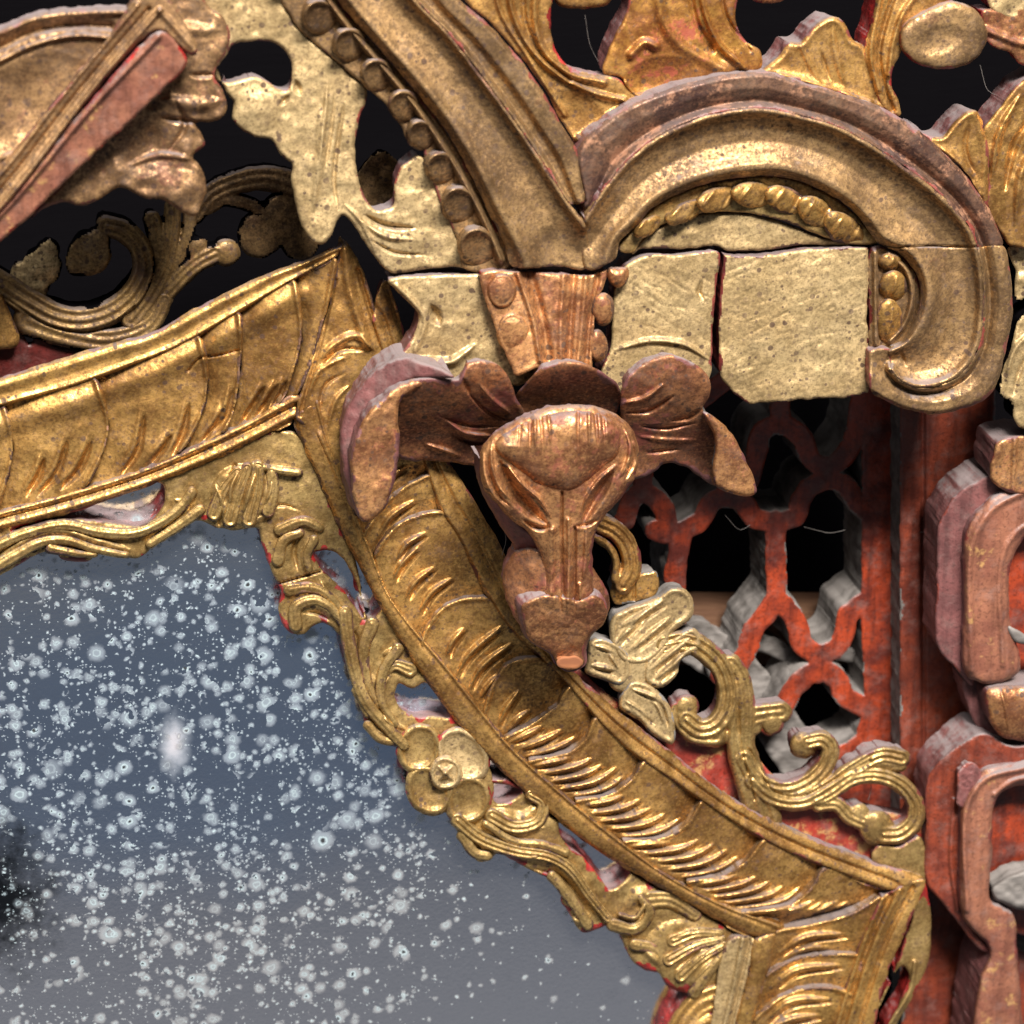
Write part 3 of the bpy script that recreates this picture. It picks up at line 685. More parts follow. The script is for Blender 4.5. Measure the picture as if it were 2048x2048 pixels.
piece('lace_border', -24, [(905, 1630), (916, 1668), (931, 1694), (953, 1720), (975, 1722), (998, 1708), (1025, 1720), (1065, 1741), (1103, 1761), (1121, 1783), (1122, 1801), (1139, 1826), (1154, 1855), (1168, 1866), (1197, 1856), (1219, 1852), (1241, 1870), (1250, 1896), (1268, 1925), (1291, 1942), (1317, 1946),
      (1337, 1975), (1380, 1990), (1400, 2010), (1440, 2010), (1462, 1950), (1480, 1880), (1400, 1825), (1262, 1745), (1117, 1645), (1030, 1575), (960, 1570)], holes=[H4, H5],
      ops=[R([(935, 1650), (990, 1690), (1060, 1712), (1120, 1735), (1170, 1790), (1200, 1840)], 15, 12, 'c', 'p'), R([(925, 1645), (945, 1680), (970, 1715)], 8, -8, 'c', 'p'), R([(990, 1620), (1040, 1640), (1080, 1610)], 22, 12, 'c', 'p'), R([(985, 1640), (1030, 1668), (1090, 1655)], 7, 9, 'c', 'p'), R([(975, 1650), (1030, 1684), (1110, 1690)], 6, -9, 'c', 'p'),
           R([(1000, 1640), (1050, 1650), (1090, 1630)], 5, -7, 'c', 'p'), R([(1050, 1720), (1120, 1700), (1140, 1720)], 8, 8, 'c', 'p'), R([(1060, 1735), (1130, 1760), (1180, 1830)], 6, -9, 'c', 'p'), R([(1160, 1760), (1195, 1810), (1220, 1840)], 8, 9, 'c', 'p'), R([(1150, 1840), (1180, 1850)], 9, 8, 'c'),
           R([(1235, 1840), (1270, 1850), (1290, 1820)], 8, 8, 'c', 'p'), R([(1250, 1820), (1280, 1790), (1330, 1800)], 22, 9, 'c', 'p'), dome(1360, 1910, 75, 70, 16), R([(1345, 1880), (1380, 1866), (1410, 1860)], 10, 9, 'c', 'p'), R([(1340, 1910), (1390, 1890), (1425, 1878)], 9, -9, 'c', 'p'), R([(1370, 1940), (1405, 1910), (1435, 1895)], 10, 10, 'c', 'p'),
           R([(1385, 1970), (1415, 1935), (1440, 1915)], 9, 10, 'c', 'p'), R([(1350, 1940), (1400, 1900)], 5, -9, 'c', 'p'), R([(1290, 1900), (1320, 1930)], 12, 8, 'c', 'p'), lump(22, 4, 12)],
      parent=fr, mat='olive', side='red', thick=48, res=2.5, edge=(8, 8), wear=2.2)
piece('lace_border', -30, strokes=[([(1450, 1990), (1400, 2010), (1360, 2060), (1340, 2130), (1335, 2180)], 30, 24, 18), ([(1420, 2040), (1380, 2070), (1370, 2140)], 14, 12, 22), ([(1440, 2060), (1420, 2110), (1410, 2180)], 18, 16, 18)], parent=fr, mat='bright', side='red', thick=42, res=3)

def tendrils(z, items, mat='olive', side='brown', thick=30):
    for path, w0, w1, h in items:
        piece('tendril', z, strokes=[(path, w0, w1, h)], parent=fr, mat=mat, side=side, thick=thick, res=2.4, edge=(4, 4))
tendrils(-22, [([(-60, 1120), (0, 1088), (60, 1064), (130, 1050), (200, 1064), (270, 1066), (330, 1040), (368, 1008), (384, 984)], 13, 12, 22),
    ([(-20, 1140), (40, 1105), (80, 1085), (130, 1080), (190, 1098), (252, 1110)], 15, 7, 20), ([(100, 1096), (150, 1106), (190, 1110)], 11, 6, 18),
    ([(300, 1088), (350, 1056), (400, 1020)], 10, 12, 16), ([(516, 934), (512, 985), (498, 1040)], 15, 17, 26), ([(494, 936), (476, 985), (460, 1040)], 13, 17, 24), ([(474, 944), (446, 980), (428, 1028)], 12, 16, 20),
    ([(544, 944), (545, 985), (536, 1022)], 13, 15, 22), ([(508, 930), (555, 940), (598, 946)], 9, 9, 22), ([(560, 1060), (606, 1042), (640, 1056)], 14, 10, 14), ([(556, 1120), (568, 1080), (600, 1066)], 14, 10, 13),
    ([(628, 1080), (614, 1110), (618, 1140)], 11, 8, 18), ([(592, 1250), (592, 1215), (630, 1200), (664, 1218), (684, 1246)], 15, 9, 18), ([(580, 1180), (620, 1175), (650, 1186), (690, 1230)], 14, 8, 14)])
tendrils(-24, [([(690, 1225), (700, 1300), (730, 1400), (775, 1455), (808, 1490)], 15, 13, 24), ([(744, 1248), (728, 1296), (734, 1360), (756, 1412)], 15, 8, 20), ([(796, 1298), (768, 1340), (762, 1400), (790, 1450)], 13, 9, 22),
    ([(736, 1450), (762, 1478), (796, 1484)], 10, 9, 16), ([(820, 1340), (790, 1330), (770, 1348)], 16, 8, 14), ([(712, 1380), (735, 1430)], 9, 8, 14)])
tendrils(-24, [([(915, 1640), (960, 1676), (1030, 1702), (1100, 1714), (1140, 1738), (1180, 1792), (1216, 1836)], 16, 11, 24), ([(984, 1632), (1030, 1654), (1076, 1642), (1086, 1606), (1062, 1590)], 17, 13, 24), ([(972, 1648), (1030, 1684), (1086, 1690), (1132, 1706)], 9, 10, 22),
    ([(926, 1670), (950, 1706), (975, 1712)], 13, 10, 16), ([(1104, 1752), (1140, 1796), (1176, 1850)], 11, 12, 18), ([(1226, 1850), (1272, 1858), (1300, 1824), (1282, 1796)], 14, 9, 20), ([(1240, 1830), (1270, 1836), (1290, 1810)], 6, 6, 22), ([(1300, 1800), (1340, 1800), (1390, 1830)], 20, 14, 12),
    ([(1440, 1866), (1390, 1866), (1346, 1882)], 9, 16, 22), ([(1444, 1878), (1390, 1892), (1338, 1920)], 9, 16, 24), ([(1448, 1890), (1400, 1918), (1362, 1952)], 9, 16, 24), ([(1452, 1904), (1420, 1940), (1390, 1984)], 9, 15, 22), ([(1270, 1890), (1310, 1900), (1330, 1940)], 13, 12, 16)])

# -- vine border outside the diagonal rail
piece('vine_ground', -48, [(1150, 1335), (1230, 1400), (1330, 1440), (1480, 1480), (1560, 1560), (1700, 1610), (1850, 1650), (1858, 1765), (1743, 1740), (1638, 1700), (1536, 1655), (1443, 1602), (1335, 1520), (1226, 1436), (1154, 1372)],
      ops=[lump(40, 5)], parent=fr, mat='redfleck', side='red', thick=50, res=4)
VS = [([(1528, 1640), (1502, 1560), (1482, 1490), (1486, 1426), (1478, 1360), (1462, 1330)], 36, 22, 18),
      ([(1330, 1290), (1365, 1284), (1402, 1296), (1440, 1332), (1456, 1380), (1450, 1424), (1428, 1452), (1400, 1458), (1374, 1440)], 24, 22, 26),
      ([(1356, 1418), (1362, 1440), (1390, 1466), (1430, 1470)], 18, 26, 18),
      ([(1490, 1520), (1522, 1566), (1573, 1580), (1620, 1562), (1650, 1530), (1660, 1496), (1646, 1480), (1616, 1484)], 22, 18, 24),
      ([(1505, 1560), (1545, 1594), (1602, 1602), (1660, 1573), (1710, 1537), (1765, 1510), (1804, 1516)], 20, 18, 25),
      ([(1600, 1606), (1650, 1594), (1710, 1556), (1765, 1553), (1808, 1574), (1832, 1611), (1826, 1645), (1799, 1668), (1768, 1670)], 12, 21, 25),
      ([(1638, 1610), (1674, 1608), (1698, 1632), (1728, 1646)], 15, 17, 16),
      ([(1484, 1440), (1520, 1430), (1562, 1424)], 24, 22, 12),
      ([(1690, 1548), (1740, 1530), (1800, 1530)], 12, 14, 18)]
VB = [(1372, 1414, 26, 22), (1606, 1490, 27, 20), (1753, 1656, 36, 22), (1545, 1448, 22, 14), (1500, 1450, 24, 10), (1718, 1628, 22, 14)]
piece('vine', -22, strokes=VS, balls=VB, ops=[R([(1500, 1500), (1545, 1580), (1602, 1592), (1665, 1562), (1740, 1520)], 4, -7, 'c'), R([(1470, 1350), (1476, 1430), (1484, 1500), (1510, 1600)], 4, -7, 'c'), lump(18, 3)], parent=fr, mat='olive', side='mauve', thick=44, res=2.5, edge=(5, 5))
piece('vine_plate', -16, [(1755, 1690), (1800, 1692), (1838, 1672), (1850, 1700), (1856, 1762), (1800, 1742), (1745, 1720)], ops=[lump(25, 4)], parent=fr, mat='olive', side='mauve', thick=50, res=3)
piece('vine', -20, strokes=[([(1196, 1046), (1235, 1066), (1258, 1100), (1262, 1140), (1246, 1170)], 20, 20, 20), ([(1180, 1070), (1214, 1090), (1232, 1124), (1230, 1160)], 8, 8, 24)], ops=[], parent=fr, mat='antique', side='mauve', thick=50, res=2.5)
piece('vine_block', -26, [(1225, 1165), (1268, 1150), (1313, 1144), (1314, 1185), (1275, 1202), (1228, 1206)], ops=[lump(16, 4), R([(1270, 1140), (1268, 1200)], 5, -8, 'c')], parent=fr, mat='antique', side='greywood', thick=60, res=2.5)
# pale four-petalled blossom beside the drop
bl = piece('flower', -14, [(1230, 1290), (1290, 1290), (1310, 1350), (1270, 1390), (1220, 1370)], ops=[puff(30, 12)], parent=fr, mat='pale', side='brown', thick=50, res=3)
P1 = [(1219, 1262), (1226, 1232), (1262, 1213), (1313, 1195), (1342, 1176), (1374, 1180), (1389, 1209), (1382, 1238), (1350, 1260), (1330, 1300), (1280, 1330), (1240, 1320)]
P2 = [(1180, 1282), (1200, 1274), (1232, 1284), (1258, 1310), (1262, 1350), (1240, 1372), (1206, 1360), (1170, 1344), (1174, 1318)]
P3 = [(1240, 1396), (1262, 1362), (1300, 1370), (1335, 1404), (1349, 1440), (1345, 1488), (1315, 1476), (1275, 1440), (1240, 1416)]
P4 = [(1290, 1330), (1340, 1280), (1385, 1256), (1402, 1272), (1398, 1300), (1360, 1322), (1352, 1352), (1320, 1376), (1290, 1362)]
for P, fu in ((P1, [[(1232, 1285), (1290, 1225)], [(1262, 1300), (1340, 1235)], [(1240, 1255), (1330, 1200)]]), (P2, [[(1186, 1290), (1215, 1300), (1240, 1340)], [(1182, 1330), (1230, 1340)]]),
              (P3, [[(1262, 1376), (1310, 1400), (1330, 1450)], [(1250, 1400), (1300, 1440)]]), (P4, [[(1300, 1340), (1380, 1276)], [(1310, 1360), (1370, 1310)]])):
    piece('petal', -2, P, ops=[rim(8, 5)] + [R(f, 9, 10, 'c', 'p') for f in fu] + [R([(a + 8, b + 8) for a, b in f], 6, -8, 'c', 'p') for f in fu], parent=bl, mat='pale', side='greywood', thick=50, res=2.5, edge=(6, 7))
# small strip of the frame's outer side at the lower right
piece('side_plate', -14, [(1848, 1762), (1858, 1800), (1862, 1860), (1854, 1930), (1826, 1990), (1790, 2060), (1760, 2180), (1700, 2180), (1740, 2060), (1790, 1940), (1830, 1820)],
      holes=[[(1780, 1960), (1806, 1932), (1818, 1950), (1806, 1990), (1776, 2050), (1744, 2110), (1738, 2070)]], ops=[R([(1830, 1925), (1820, 1980), (1770, 2060)], 7, 9, 'c')], parent=fr, mat='olive', side='red', thick=60, res=2.5)

# ------------------------------------------------------------------ scroll vine in the dark hollow, upper left
bv = thing('hollow_scroll', 'dim gilded scroll vine in the dark hollow above the left rail', 'scrollwork', (180, 690), -180)
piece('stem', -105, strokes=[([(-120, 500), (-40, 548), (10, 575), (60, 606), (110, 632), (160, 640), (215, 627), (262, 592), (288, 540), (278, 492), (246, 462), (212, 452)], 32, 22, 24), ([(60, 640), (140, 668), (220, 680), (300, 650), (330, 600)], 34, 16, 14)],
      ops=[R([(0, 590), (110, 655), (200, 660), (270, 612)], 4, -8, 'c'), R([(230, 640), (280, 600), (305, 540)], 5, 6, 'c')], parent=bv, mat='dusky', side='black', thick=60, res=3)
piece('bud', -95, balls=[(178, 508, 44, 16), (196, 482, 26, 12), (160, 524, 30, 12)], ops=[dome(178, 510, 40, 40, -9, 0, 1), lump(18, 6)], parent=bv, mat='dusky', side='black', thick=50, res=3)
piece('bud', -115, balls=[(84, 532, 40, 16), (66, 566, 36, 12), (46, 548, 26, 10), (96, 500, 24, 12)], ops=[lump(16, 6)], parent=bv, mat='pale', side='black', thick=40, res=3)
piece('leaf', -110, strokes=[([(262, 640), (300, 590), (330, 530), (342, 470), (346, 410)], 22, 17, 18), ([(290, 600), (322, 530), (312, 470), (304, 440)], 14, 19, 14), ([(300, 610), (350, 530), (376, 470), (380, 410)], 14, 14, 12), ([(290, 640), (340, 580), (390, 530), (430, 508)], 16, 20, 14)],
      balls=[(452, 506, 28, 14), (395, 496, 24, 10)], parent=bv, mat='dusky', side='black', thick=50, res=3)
piece('leaf', -170, strokes=[([(390, 430), (420, 390), (470, 366), (530, 356), (600, 372)], 20, 28, 14), ([(410, 420), (450, 400), (520, 420), (560, 450)], 14, 14, 10)], balls=[(520, 470, 46, 16), (575, 440, 56, 12), (600, 480, 40, 10)], parent=bv, mat='brown', side='black', thick=50, res=3)
piece('leaf', -120, [(700, 380), (760, 300), (800, 330), (800, 440), (720, 450)], ops=[lump(20, 6)], parent=bv, mat='brown', side='black', thick=40, res=4)
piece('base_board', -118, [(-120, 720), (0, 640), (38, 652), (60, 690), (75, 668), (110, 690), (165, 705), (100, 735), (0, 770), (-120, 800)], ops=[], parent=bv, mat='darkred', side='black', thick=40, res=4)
piece('leaf', -84, [(-120, 600), (0, 588), (22, 630), (38, 668), (34, 694), (0, 698), (-120, 700)], ops=[puff(20, 8)], parent=bv, mat='antique', side='brown', thick=40, res=3)

# ------------------------------------------------------------------ scroll crest: the two arched mouldings, their foliage and the boards below the crack
cr = thing('scroll_crest', 'large double arched scroll crest of carved brown gold with cracked joint above the drop', 'carving', (1300, 800), 40)
CR0 = [(700, 556), (778, 548), (860, 540), (1000, 535), (1060, 538), (1120, 537), (1172, 543), (1228, 528), (1256, 512), (1285, 503), (1360, 503), (1440, 497), (1452, 506), (1500, 507), (1550, 502), (1600, 494), (1680, 489), (1752, 488)]
up = lambda P, d: [(x, y + d) for x, y in P]

# left arch
AO = [(860, -110), (917, -4), (971, 43), (1025, 101), (1080, 174), (1116, 236), (1154, 300)]
AR = [(750, -110), (826, -6), (899, 69), (971, 163), (1043, 261), (1098, 344), (1140, 408), (1170, 448)]
AL = [(600, -110), (681, 8), (735, 72), (808, 156), (880, 246), (935, 337), (978, 428), (1007, 486), (1026, 530)]
piece('fillet', 150, AO + [(1170, 402)] + AR[::-1][1:], ops=[band(AO + [(1170, 402)], AR, [(0, -4), (.12, 6), (.5, 4), (.64, -12), (.84, -14), (.92, 14), (1, 18)])], parent=cr, mat='brown', side='mauve', thick=80, res=2.5)
piece('arch_moulding', 150, AR + [(1172, 538), (1120, 533), (1026, 532)] + AL[::-1][1:], ops=[band(AR, AL, [(0, 18), (.05, 17), (.11, -6), (.3, -18), (.5, -18), (.7, -6), (.80, 6), (.87, 6), (.93, -14), (1, -24)]), dome(1140, 500, 80, 60, -8, 0, 1)], parent=cr, mat='brown', side='brown', thick=80, res=2.5)
# right arch
RO = [(1154, 300), (1217, 234), (1275, 200), (1362, 170), (1471, 147), (1543, 145), (1583, 157), (1674, 184), (1765, 216), (1837, 261), (1891, 308), (1942, 364), (1982, 426), (2004, 480)]
RR = [(1170, 440), (1203, 385), (1254, 322), (1326, 268), (1417, 230), (1507, 217), (1565, 223), (1674, 253), (1746, 292), (1819, 340), (1891, 398), (1934, 448), (1955, 495)]
RI = [(1228, 520), (1240, 482), (1275, 449), (1308, 415), (1362, 385), (1435, 363), (1525, 352), (1565, 353), (1638, 378), (1692, 411), (1728, 447), (1757, 486)]
RO2 = [(2020, 545), (2026, 620), (2018, 670), (2006, 725), (1990, 775), (1962, 804), (1928, 817), (1873, 828), (1819, 821), (1775, 803), (1745, 787)]
RR2 = [(1966, 560), (1966, 634), (1958, 690), (1938, 730), (1905, 760), (1865, 774), (1830, 774), (1800, 760), (1782, 738)]
RI2 = [(1801, 509), (1830, 543), (1841, 580), (1837, 616), (1823, 652), (1805, 681), (1779, 697)]
ROF, RRF, RIF = [(1170, 402)] + RO + RO2, RR + RR2, RI + RI2
hair = R([(1757, 489), (1800, 494), (1860, 492), (1930, 494), (2020, 490)], 3.2, -9, 'v')
PF = [(0, -6), (.12, 6), (.45, 5), (.64, -4), (.8, -16), (.92, 9), (1, 17)]
piece('fillet', 150, [(1170, 402)] + RO + [(2006, 489), (1956, 493)] + RR[::-1][1:], ops=[band(ROF, RRF, PF), lump(26, 2.4, 3)], parent=cr, mat='plum', side='mauve', thick=90, res=2.5)
piece('fillet', 149, [(1956, 496), (2006, 492)] + RO2 + [(1738, 727), (1742, 700), (1779, 698)] + RR2[::-1], ops=[band(ROF, RRF, PF), lump(26, 2.4, 3)], parent=cr, mat='brown', side='bole', thick=90, res=2.5)
piece('arch_moulding', 150, RRF + RIF[::-1] + [(1172, 538)], ops=[band(RRF, RIF, [(0, 17), (.06, 16), (.13, -4), (.3, -18), (.48, -22), (.68, -12), (.82, 2), (.90, 2), (.95, -14), (1, -24)]), hair, dome(1880, 640, 60, 120, 5, 0, 1), R([(1800, 700), (1812, 735)], 6, -5, 'c', 'p')], parent=cr, mat='brown', side='brown', thick=90, res=2.5)
volute = piece('volute_pocket', 112, [(1742, 497), (1770, 494), (1801, 509), (1830, 543), (1841, 580), (1837, 616), (1823, 652), (1805, 681), (1779, 700), (1744, 712), (1738, 640), (1737, 590)], ops=[R([(1778, 508), (1812, 540), (1824, 580), (1820, 620), (1804, 656), (1780, 682)], 9, 16, 'c'), R([(1750, 505), (1752, 690)], 8, 14, 'c')], parent=cr, mat='brown', side='darkred', thick=80, res=2.5)
for x, y, rx, ry, sl in ((1780, 524, 24, 18, -.3), (1786, 572, 28, 32, -.4), (1778, 644, 28, 46, -.25)):
    piece('bead', 116, [(x + rx * math.cos(t), y + ry * math.sin(t)) for t in np.linspace(0, 6.283, 12)[:-1]], ops=[puff(min(rx, ry), 20), tilt(x, y, 0, sl), R([(x - 8, y + ry * .7), (x + 4, y), (x + 8, y - ry * .7)], 7, 5, 'c', 'p')], parent=volute, mat='bright', side='brown', thick=20, res=2.2, edge=None)

# bead mouldings
piece('bead_channel', 102, [(520, -110), (590, 47), (656, 108), (725, 168), (768, 206), (801, 252), (818, 284), (842, 288), (850, 315), (880, 400), (915, 480), (930, 538), (1026, 532), (978, 428), (935, 337), (880, 246), (808, 156), (735, 72), (681, 8), (600, -110)],
      ops=[R([(640, -20), (703, 62), (770, 140), (826, 207), (880, 285), (917, 344), (971, 446), (1002, 520)], 12, 28, 'c')], parent=cr, mat='brown', side='mauve', thick=60, res=2.5)
for q, (x, y, r, a) in enumerate([(580, -42, 30, 48), (640, 34, 31, 48), (700, 90, 30, 48), (754, 150, 29, 50), (808, 212, 28, 52), (842, 270, 26, 58), (882, 336, 28, 62), (918, 410, 32, 64), (955, 494, 34, 66)]):
    ca, sa = math.cos(math.radians(a)), math.sin(math.radians(a))
    pts = [(x + 1.22 * r * math.cos(t) * ca - 1.16 * r * math.sin(t) * sa, y + 1.22 * r * math.cos(t) * sa + 1.16 * r * math.sin(t) * ca) for t in np.linspace(0, 6.283, 16)[:-1]]
    arc_ = [(x + (-1.0 * r * math.cos(t)) * ca - (.95 * r * math.sin(t)) * sa, y + (-1.0 * r * math.cos(t)) * sa + (.95 * r * math.sin(t)) * ca) for t in np.linspace(-1.7, 1.7, 9)]
    piece('bead', 114, pts, ops=[puff(r * .5, 12), tilt(x, y, -.62 * ca, -.62 * sa), R(arc_, 8, 10, 'c', 'p')], parent=cr, mat='brown', side='brown', thick=36, res=2.2, edge=None)
piece('bead_channel', 106, [(1236, 500), (1275, 449), (1308, 415), (1362, 385), (1435, 363), (1525, 352), (1565, 353), (1638, 378), (1692, 411), (1728, 447), (1757, 484), (1690, 486), (1640, 470), (1560, 440), (1470, 424), (1380, 430), (1300, 462), (1262, 505)], ops=[], parent=cr, mat='olive', side='brown', thick=60, res=2.5)
for x, y, rx, ry, a in ((1296, 452, 26, 15, -38), (1370, 424, 34, 17, -28), (1436, 398, 36, 21, -20), (1510, 390, 38, 23, 6), (1574, 402, 38, 24, 22), (1634, 426, 36, 25, 32), (1690, 462, 40, 26, 40)):
    ca, sa = math.cos(math.radians(a)), math.sin(math.radians(a))
    pts = [(x + 1.25 * rx * math.cos(t) * ca - 1.15 * ry * math.sin(t) * sa, y + 1.25 * rx * math.cos(t) * sa + 1.15 * ry * math.sin(t) * ca) for t in np.linspace(0, 6.283, 16)[:-1]]
    pts = [(px, min(py, 487)) for px, py in pts]
    piece('bead', 108, pts, ops=[puff(ry * .9, 18), tilt(x, y, -.40 * ca + .2 * sa, -.40 * sa - .2 * ca), R([(x - rx * .9, y + ry * .8), (x - rx * .5, y - ry * .1), (x - rx * .1, y - ry)], 7, 6, 'c', 'p'), R([(x + rx * .2, y + ry * .9), (x + rx * .5, y), (x + rx * .8, y - ry * .8)], 6, -5, 'c', 'p')], parent=cr, mat='bright', side='brown', thick=26, res=2.2, edge=None)

# pale foliage left of the left arch
piece('foliage', 92, [(420, -110), (520, -110), (590, 47), (656, 106), (712, 158), (733, 180), (732, 203), (721, 232), (712, 268), (710, 312), (717, 362), (732, 399), (754, 420), (786, 409), (788, 380), (797, 341), (815, 322), (840, 310), (858, 330), (890, 405), (925, 480), (938, 532), (900, 534), (840, 540), (782, 546), (754, 520), (732, 489), (703, 446), (688, 430), (674, 440), (663, 471), (645, 489), (623, 482), (601, 446), (589, 399), (583, 362), (583, 326), (569, 315), (554, 297), (543, 279), (507, 272), (478, 254), (464, 232), (467, 203), (450, 180), (440, 150), (420, 100)],
      holes=[[(428, 145), (453, 109), (467, 89), (518, 82), (554, 89), (576, 109), (585, 141), (576, 177), (560, 179), (536, 163), (507, 154), (478, 159), (453, 164), (431, 158)]],
      ops=[R([(690, 200), (676, 280), (668, 360), (676, 420)], 7, -9, 'c', 'p'), R([(655, 165), (650, 230), (640, 320)], 8, 8, 'c', 'p'), R([(672, 180), (662, 260), (650, 340)], 5, -6, 'c', 'p'), R([(640, 210), (640, 300), (626, 420)], 16, 7, 'c', 'p'), dome(520, 215, 50, 50, 8, 0, 1), R([(590, 160), (600, 190)], 12, -9, 'c', 'p'), R([(560, 210), (580, 190)], 8, -8, 'c', 'p'),
           R([(730, 430), (770, 450), (830, 456)], 9, -12, 'c', 'p'), R([(720, 440), (770, 472), (825, 480)], 9, 7, 'c', 'p'), R([(740, 480), (790, 505), (850, 510)], 6, -7, 'c', 'p'), R([(690, 410), (720, 440), (750, 500)], 8, 6, 'c', 'p'), lump(30, 5, 5)],
      parent=cr, mat='pale', side='mauve', thick=70, res=2.5, edge=(9, 8))

# foliage above the arches
FA = piece('foliage', 100, [(870, -110), (925, -4), (978, 43), (1030, 101), (1086, 174), (1120, 236), (1156, 286), (1190, 258), (1222, 236), (1290, 200), (1262, 186), (1240, 160), (1200, 148), (1163, 142), (1130, 127), (1109, 94), (1101, 54), (1104, 0), (1110, -110)],
      ops=[R([(1015, -60), (1024, 20), (1060, 95), (1120, 152), (1190, 186), (1250, 200)], 9, 12, 'c'), R([(1075, -60), (1070, 40), (1090, 105), (1140, 148), (1210, 165)], 11, 11, 'c'), R([(1048, -60), (1050, 40), (1080, 105), (1140, 160)], 7, -8, 'c'), R([(985, -60), (1000, 20), (1060, 120), (1130, 230)], 8, 7, 'c'), dome(1150, 235, 70, 50, -12, 30, 1), R([(1156, 278), (1195, 245), (1260, 205)], 8, 9, 'c')], parent=cr, mat='antique', side='red', thick=70, res=2.5)
piece('leaf', 100, [(1262, -110), (1254, 18), (1232, 65), (1217, 101), (1205, 146), (1240, 156), (1255, 182), (1285, 200), (1362, 168), (1471, 145), (1520, 140), (1522, 103), (1493, 83), (1475, 54), (1471, 22), (1480, -110)],
      ops=[R([(1395, -60), (1412, 30), (1440, 90), (1490, 135)], 9, 12, 'c'), R([(1375, -60), (1392, 40), (1425, 100)], 9, -10, 'c'), R([(1325, -60), (1322, 30), (1360, 90), (1450, 140)], 18, 8, 'c'), dome(1315, 160, 80, 45, -20, -15, 1), R([(1262, 110), (1290, 85), (1312, 92)], 13, 12, 'c'), R([(1250, 165), (1275, 190), (1330, 182), (1440, 152)], 8, 9, 'c'), R([(1440, -60), (1452, 30), (1500, 100)], 6, -7, 'c'), lump(30, 4)],
      parent=cr, mat='rubbed', side='mauve', thick=90, res=2.5, edge=(8, 7))
piece('leaf', 98, [(1520, 146), (1540, 128), (1562, 108), (1578, 84), (1600, 84), (1616, 66), (1636, 44), (1668, 32), (1692, 48), (1706, 78), (1728, 92), (1752, 130), (1768, 175), (1772, 222), (1674, 186), (1583, 160)],
      ops=[R([(1560, 150), (1640, 172), (1740, 205)], 8, 9, 'c'), R([(1690, 175), (1668, 90), (1666, 40)], 12, 5, 'c', 'p'), R([(1640, 165), (1610, 110), (1600, 88)], 10, 5, 'c', 'p'), R([(1660, 160), (1640, 100)], 6, -5, 'c', 'p'), rim(10, 4)], parent=cr, mat='antique', side='mauve', thick=90, res=2.5, edge=(8, 7))
piece('stem', 104, [(1745, -110), (1752, 0), (1738, 60), (1728, 110), (1745, 165), (1765, 216), (1800, 232), (1797, 205), (1784, 172), (1786, 138), (1800, 110), (1812, 70), (1850, 30), (1900, 5), (1920, -110)],
      ops=[R([(1800, -40), (1772, 40), (1758, 110), (1768, 170), (1786, 220)], 8, -12, 'c'), R([(1770, -40), (1752, 40), (1742, 110), (1758, 180)], 9, 10, 'c'), R([(1840, -20), (1805, 30), (1786, 90), (1778, 150)], 9, 10, 'c')], parent=cr, mat='antique', side='red', thick=90, res=2.5)
piece('bud', 118, [(1802, 60), (1850, 20), (1910, 2), (1960, 30), (1974, 78), (1950, 118), (1900, 138), (1845, 132), (1808, 108)], ops=[puff(26, 14), dome(1880, 80, 50, 30, -6, -20, 1)], parent=cr, mat='brown', side='red', thick=80, res=2.5)
piece('leaf', 92, [(1965, 20), (2000, 20), (2180, -10), (2180, 130), (2040, 128), (2020, 104), (1980, 90)], ops=[lump(24, 6), R([(1970, 60), (2060, 90), (2160, 80)], 12, 8, 'c')], parent=cr, mat='copper', side='red', thick=80, res=3)
piece('leaf', 92, [(1960, -110), (2180, -110), (2180, 30), (2040, 40), (1985, 20)], ops=[lump(24, 6)], parent=cr, mat='pale', side='red', thick=80, res=3)
piece('leaf', 96, [(1826, 256), (1862, 272), (1884, 272), (1904, 248), (1930, 226), (1950, 220), (1964, 240), (1968, 262), (1978, 296), (1978, 350), (1974, 420), (1946, 364), (1891, 306)], ops=[R([(1940, 240), (1930, 300), (1955, 360)], 9, -6, 'c', 'p'), R([(1860, 285), (1910, 320), (1960, 390)], 8, 8, 'c'), rim(9, 4)], parent=cr, mat='antique', side='mauve', thick=90, res=2.5, edge=(8, 7))
piece('leaf', 92, [(1966, 258), (1986, 232), (2012, 198), (2050, 156), (2180, 130), (2180, 480), (2018, 490), (2004, 470), (1974, 418), (1976, 340)], ops=[R([(2040, 190), (1998, 270), (1984, 360)], 12, 11, 'c', 'p'), R([(2080, 210), (2030, 290), (2010, 380)], 12, -11, 'c', 'p'), R([(2120, 260), (2050, 330), (2030, 450)], 14, 11, 'c', 'p'), lump(30, 4)], parent=cr, mat='antique', side='mauve', thick=90, res=2.5, edge=(8, 7))
piece('leaf', 70, [(1105, -110), (1110, 5), (1160, 18), (1215, 8), (1230, -20), (1240, -110)], ops=[puff(14, 10)], parent=cr, mat='antique', side='red', thick=40, res=3)
piece('leaf', 70, [(1490, -110), (1500, -4), (1530, 6), (1570, -2), (1590, -110)], ops=[puff(14, 10)], parent=cr, mat='copper', side='red', thick=40, res=3)
piece('side_leaf', 60, [(2016, 498), (2050, 488), (2180, 480), (2180, 560), (2060, 590), (2034, 602), (2030, 540)], ops=[lump(20, 8)], parent=cr, mat='pale', side='black', thick=80, res=3)
piece('side_leaf', 60, [(2034, 645), (2060, 620), (2180, 600), (2180, 900), (2064, 860), (2034, 850), (2020, 800), (2000, 792), (2006, 735), (2022, 700)], ops=[R([(2080, 650), (2030, 700), (2010, 770)], 8, 8, 'c', 'p'), R([(2100, 680), (2046, 730), (2026, 790)], 8, -8, 'c', 'p'), lump(20, 5)], parent=cr, mat='pale', side='black', thick=80, res=3)

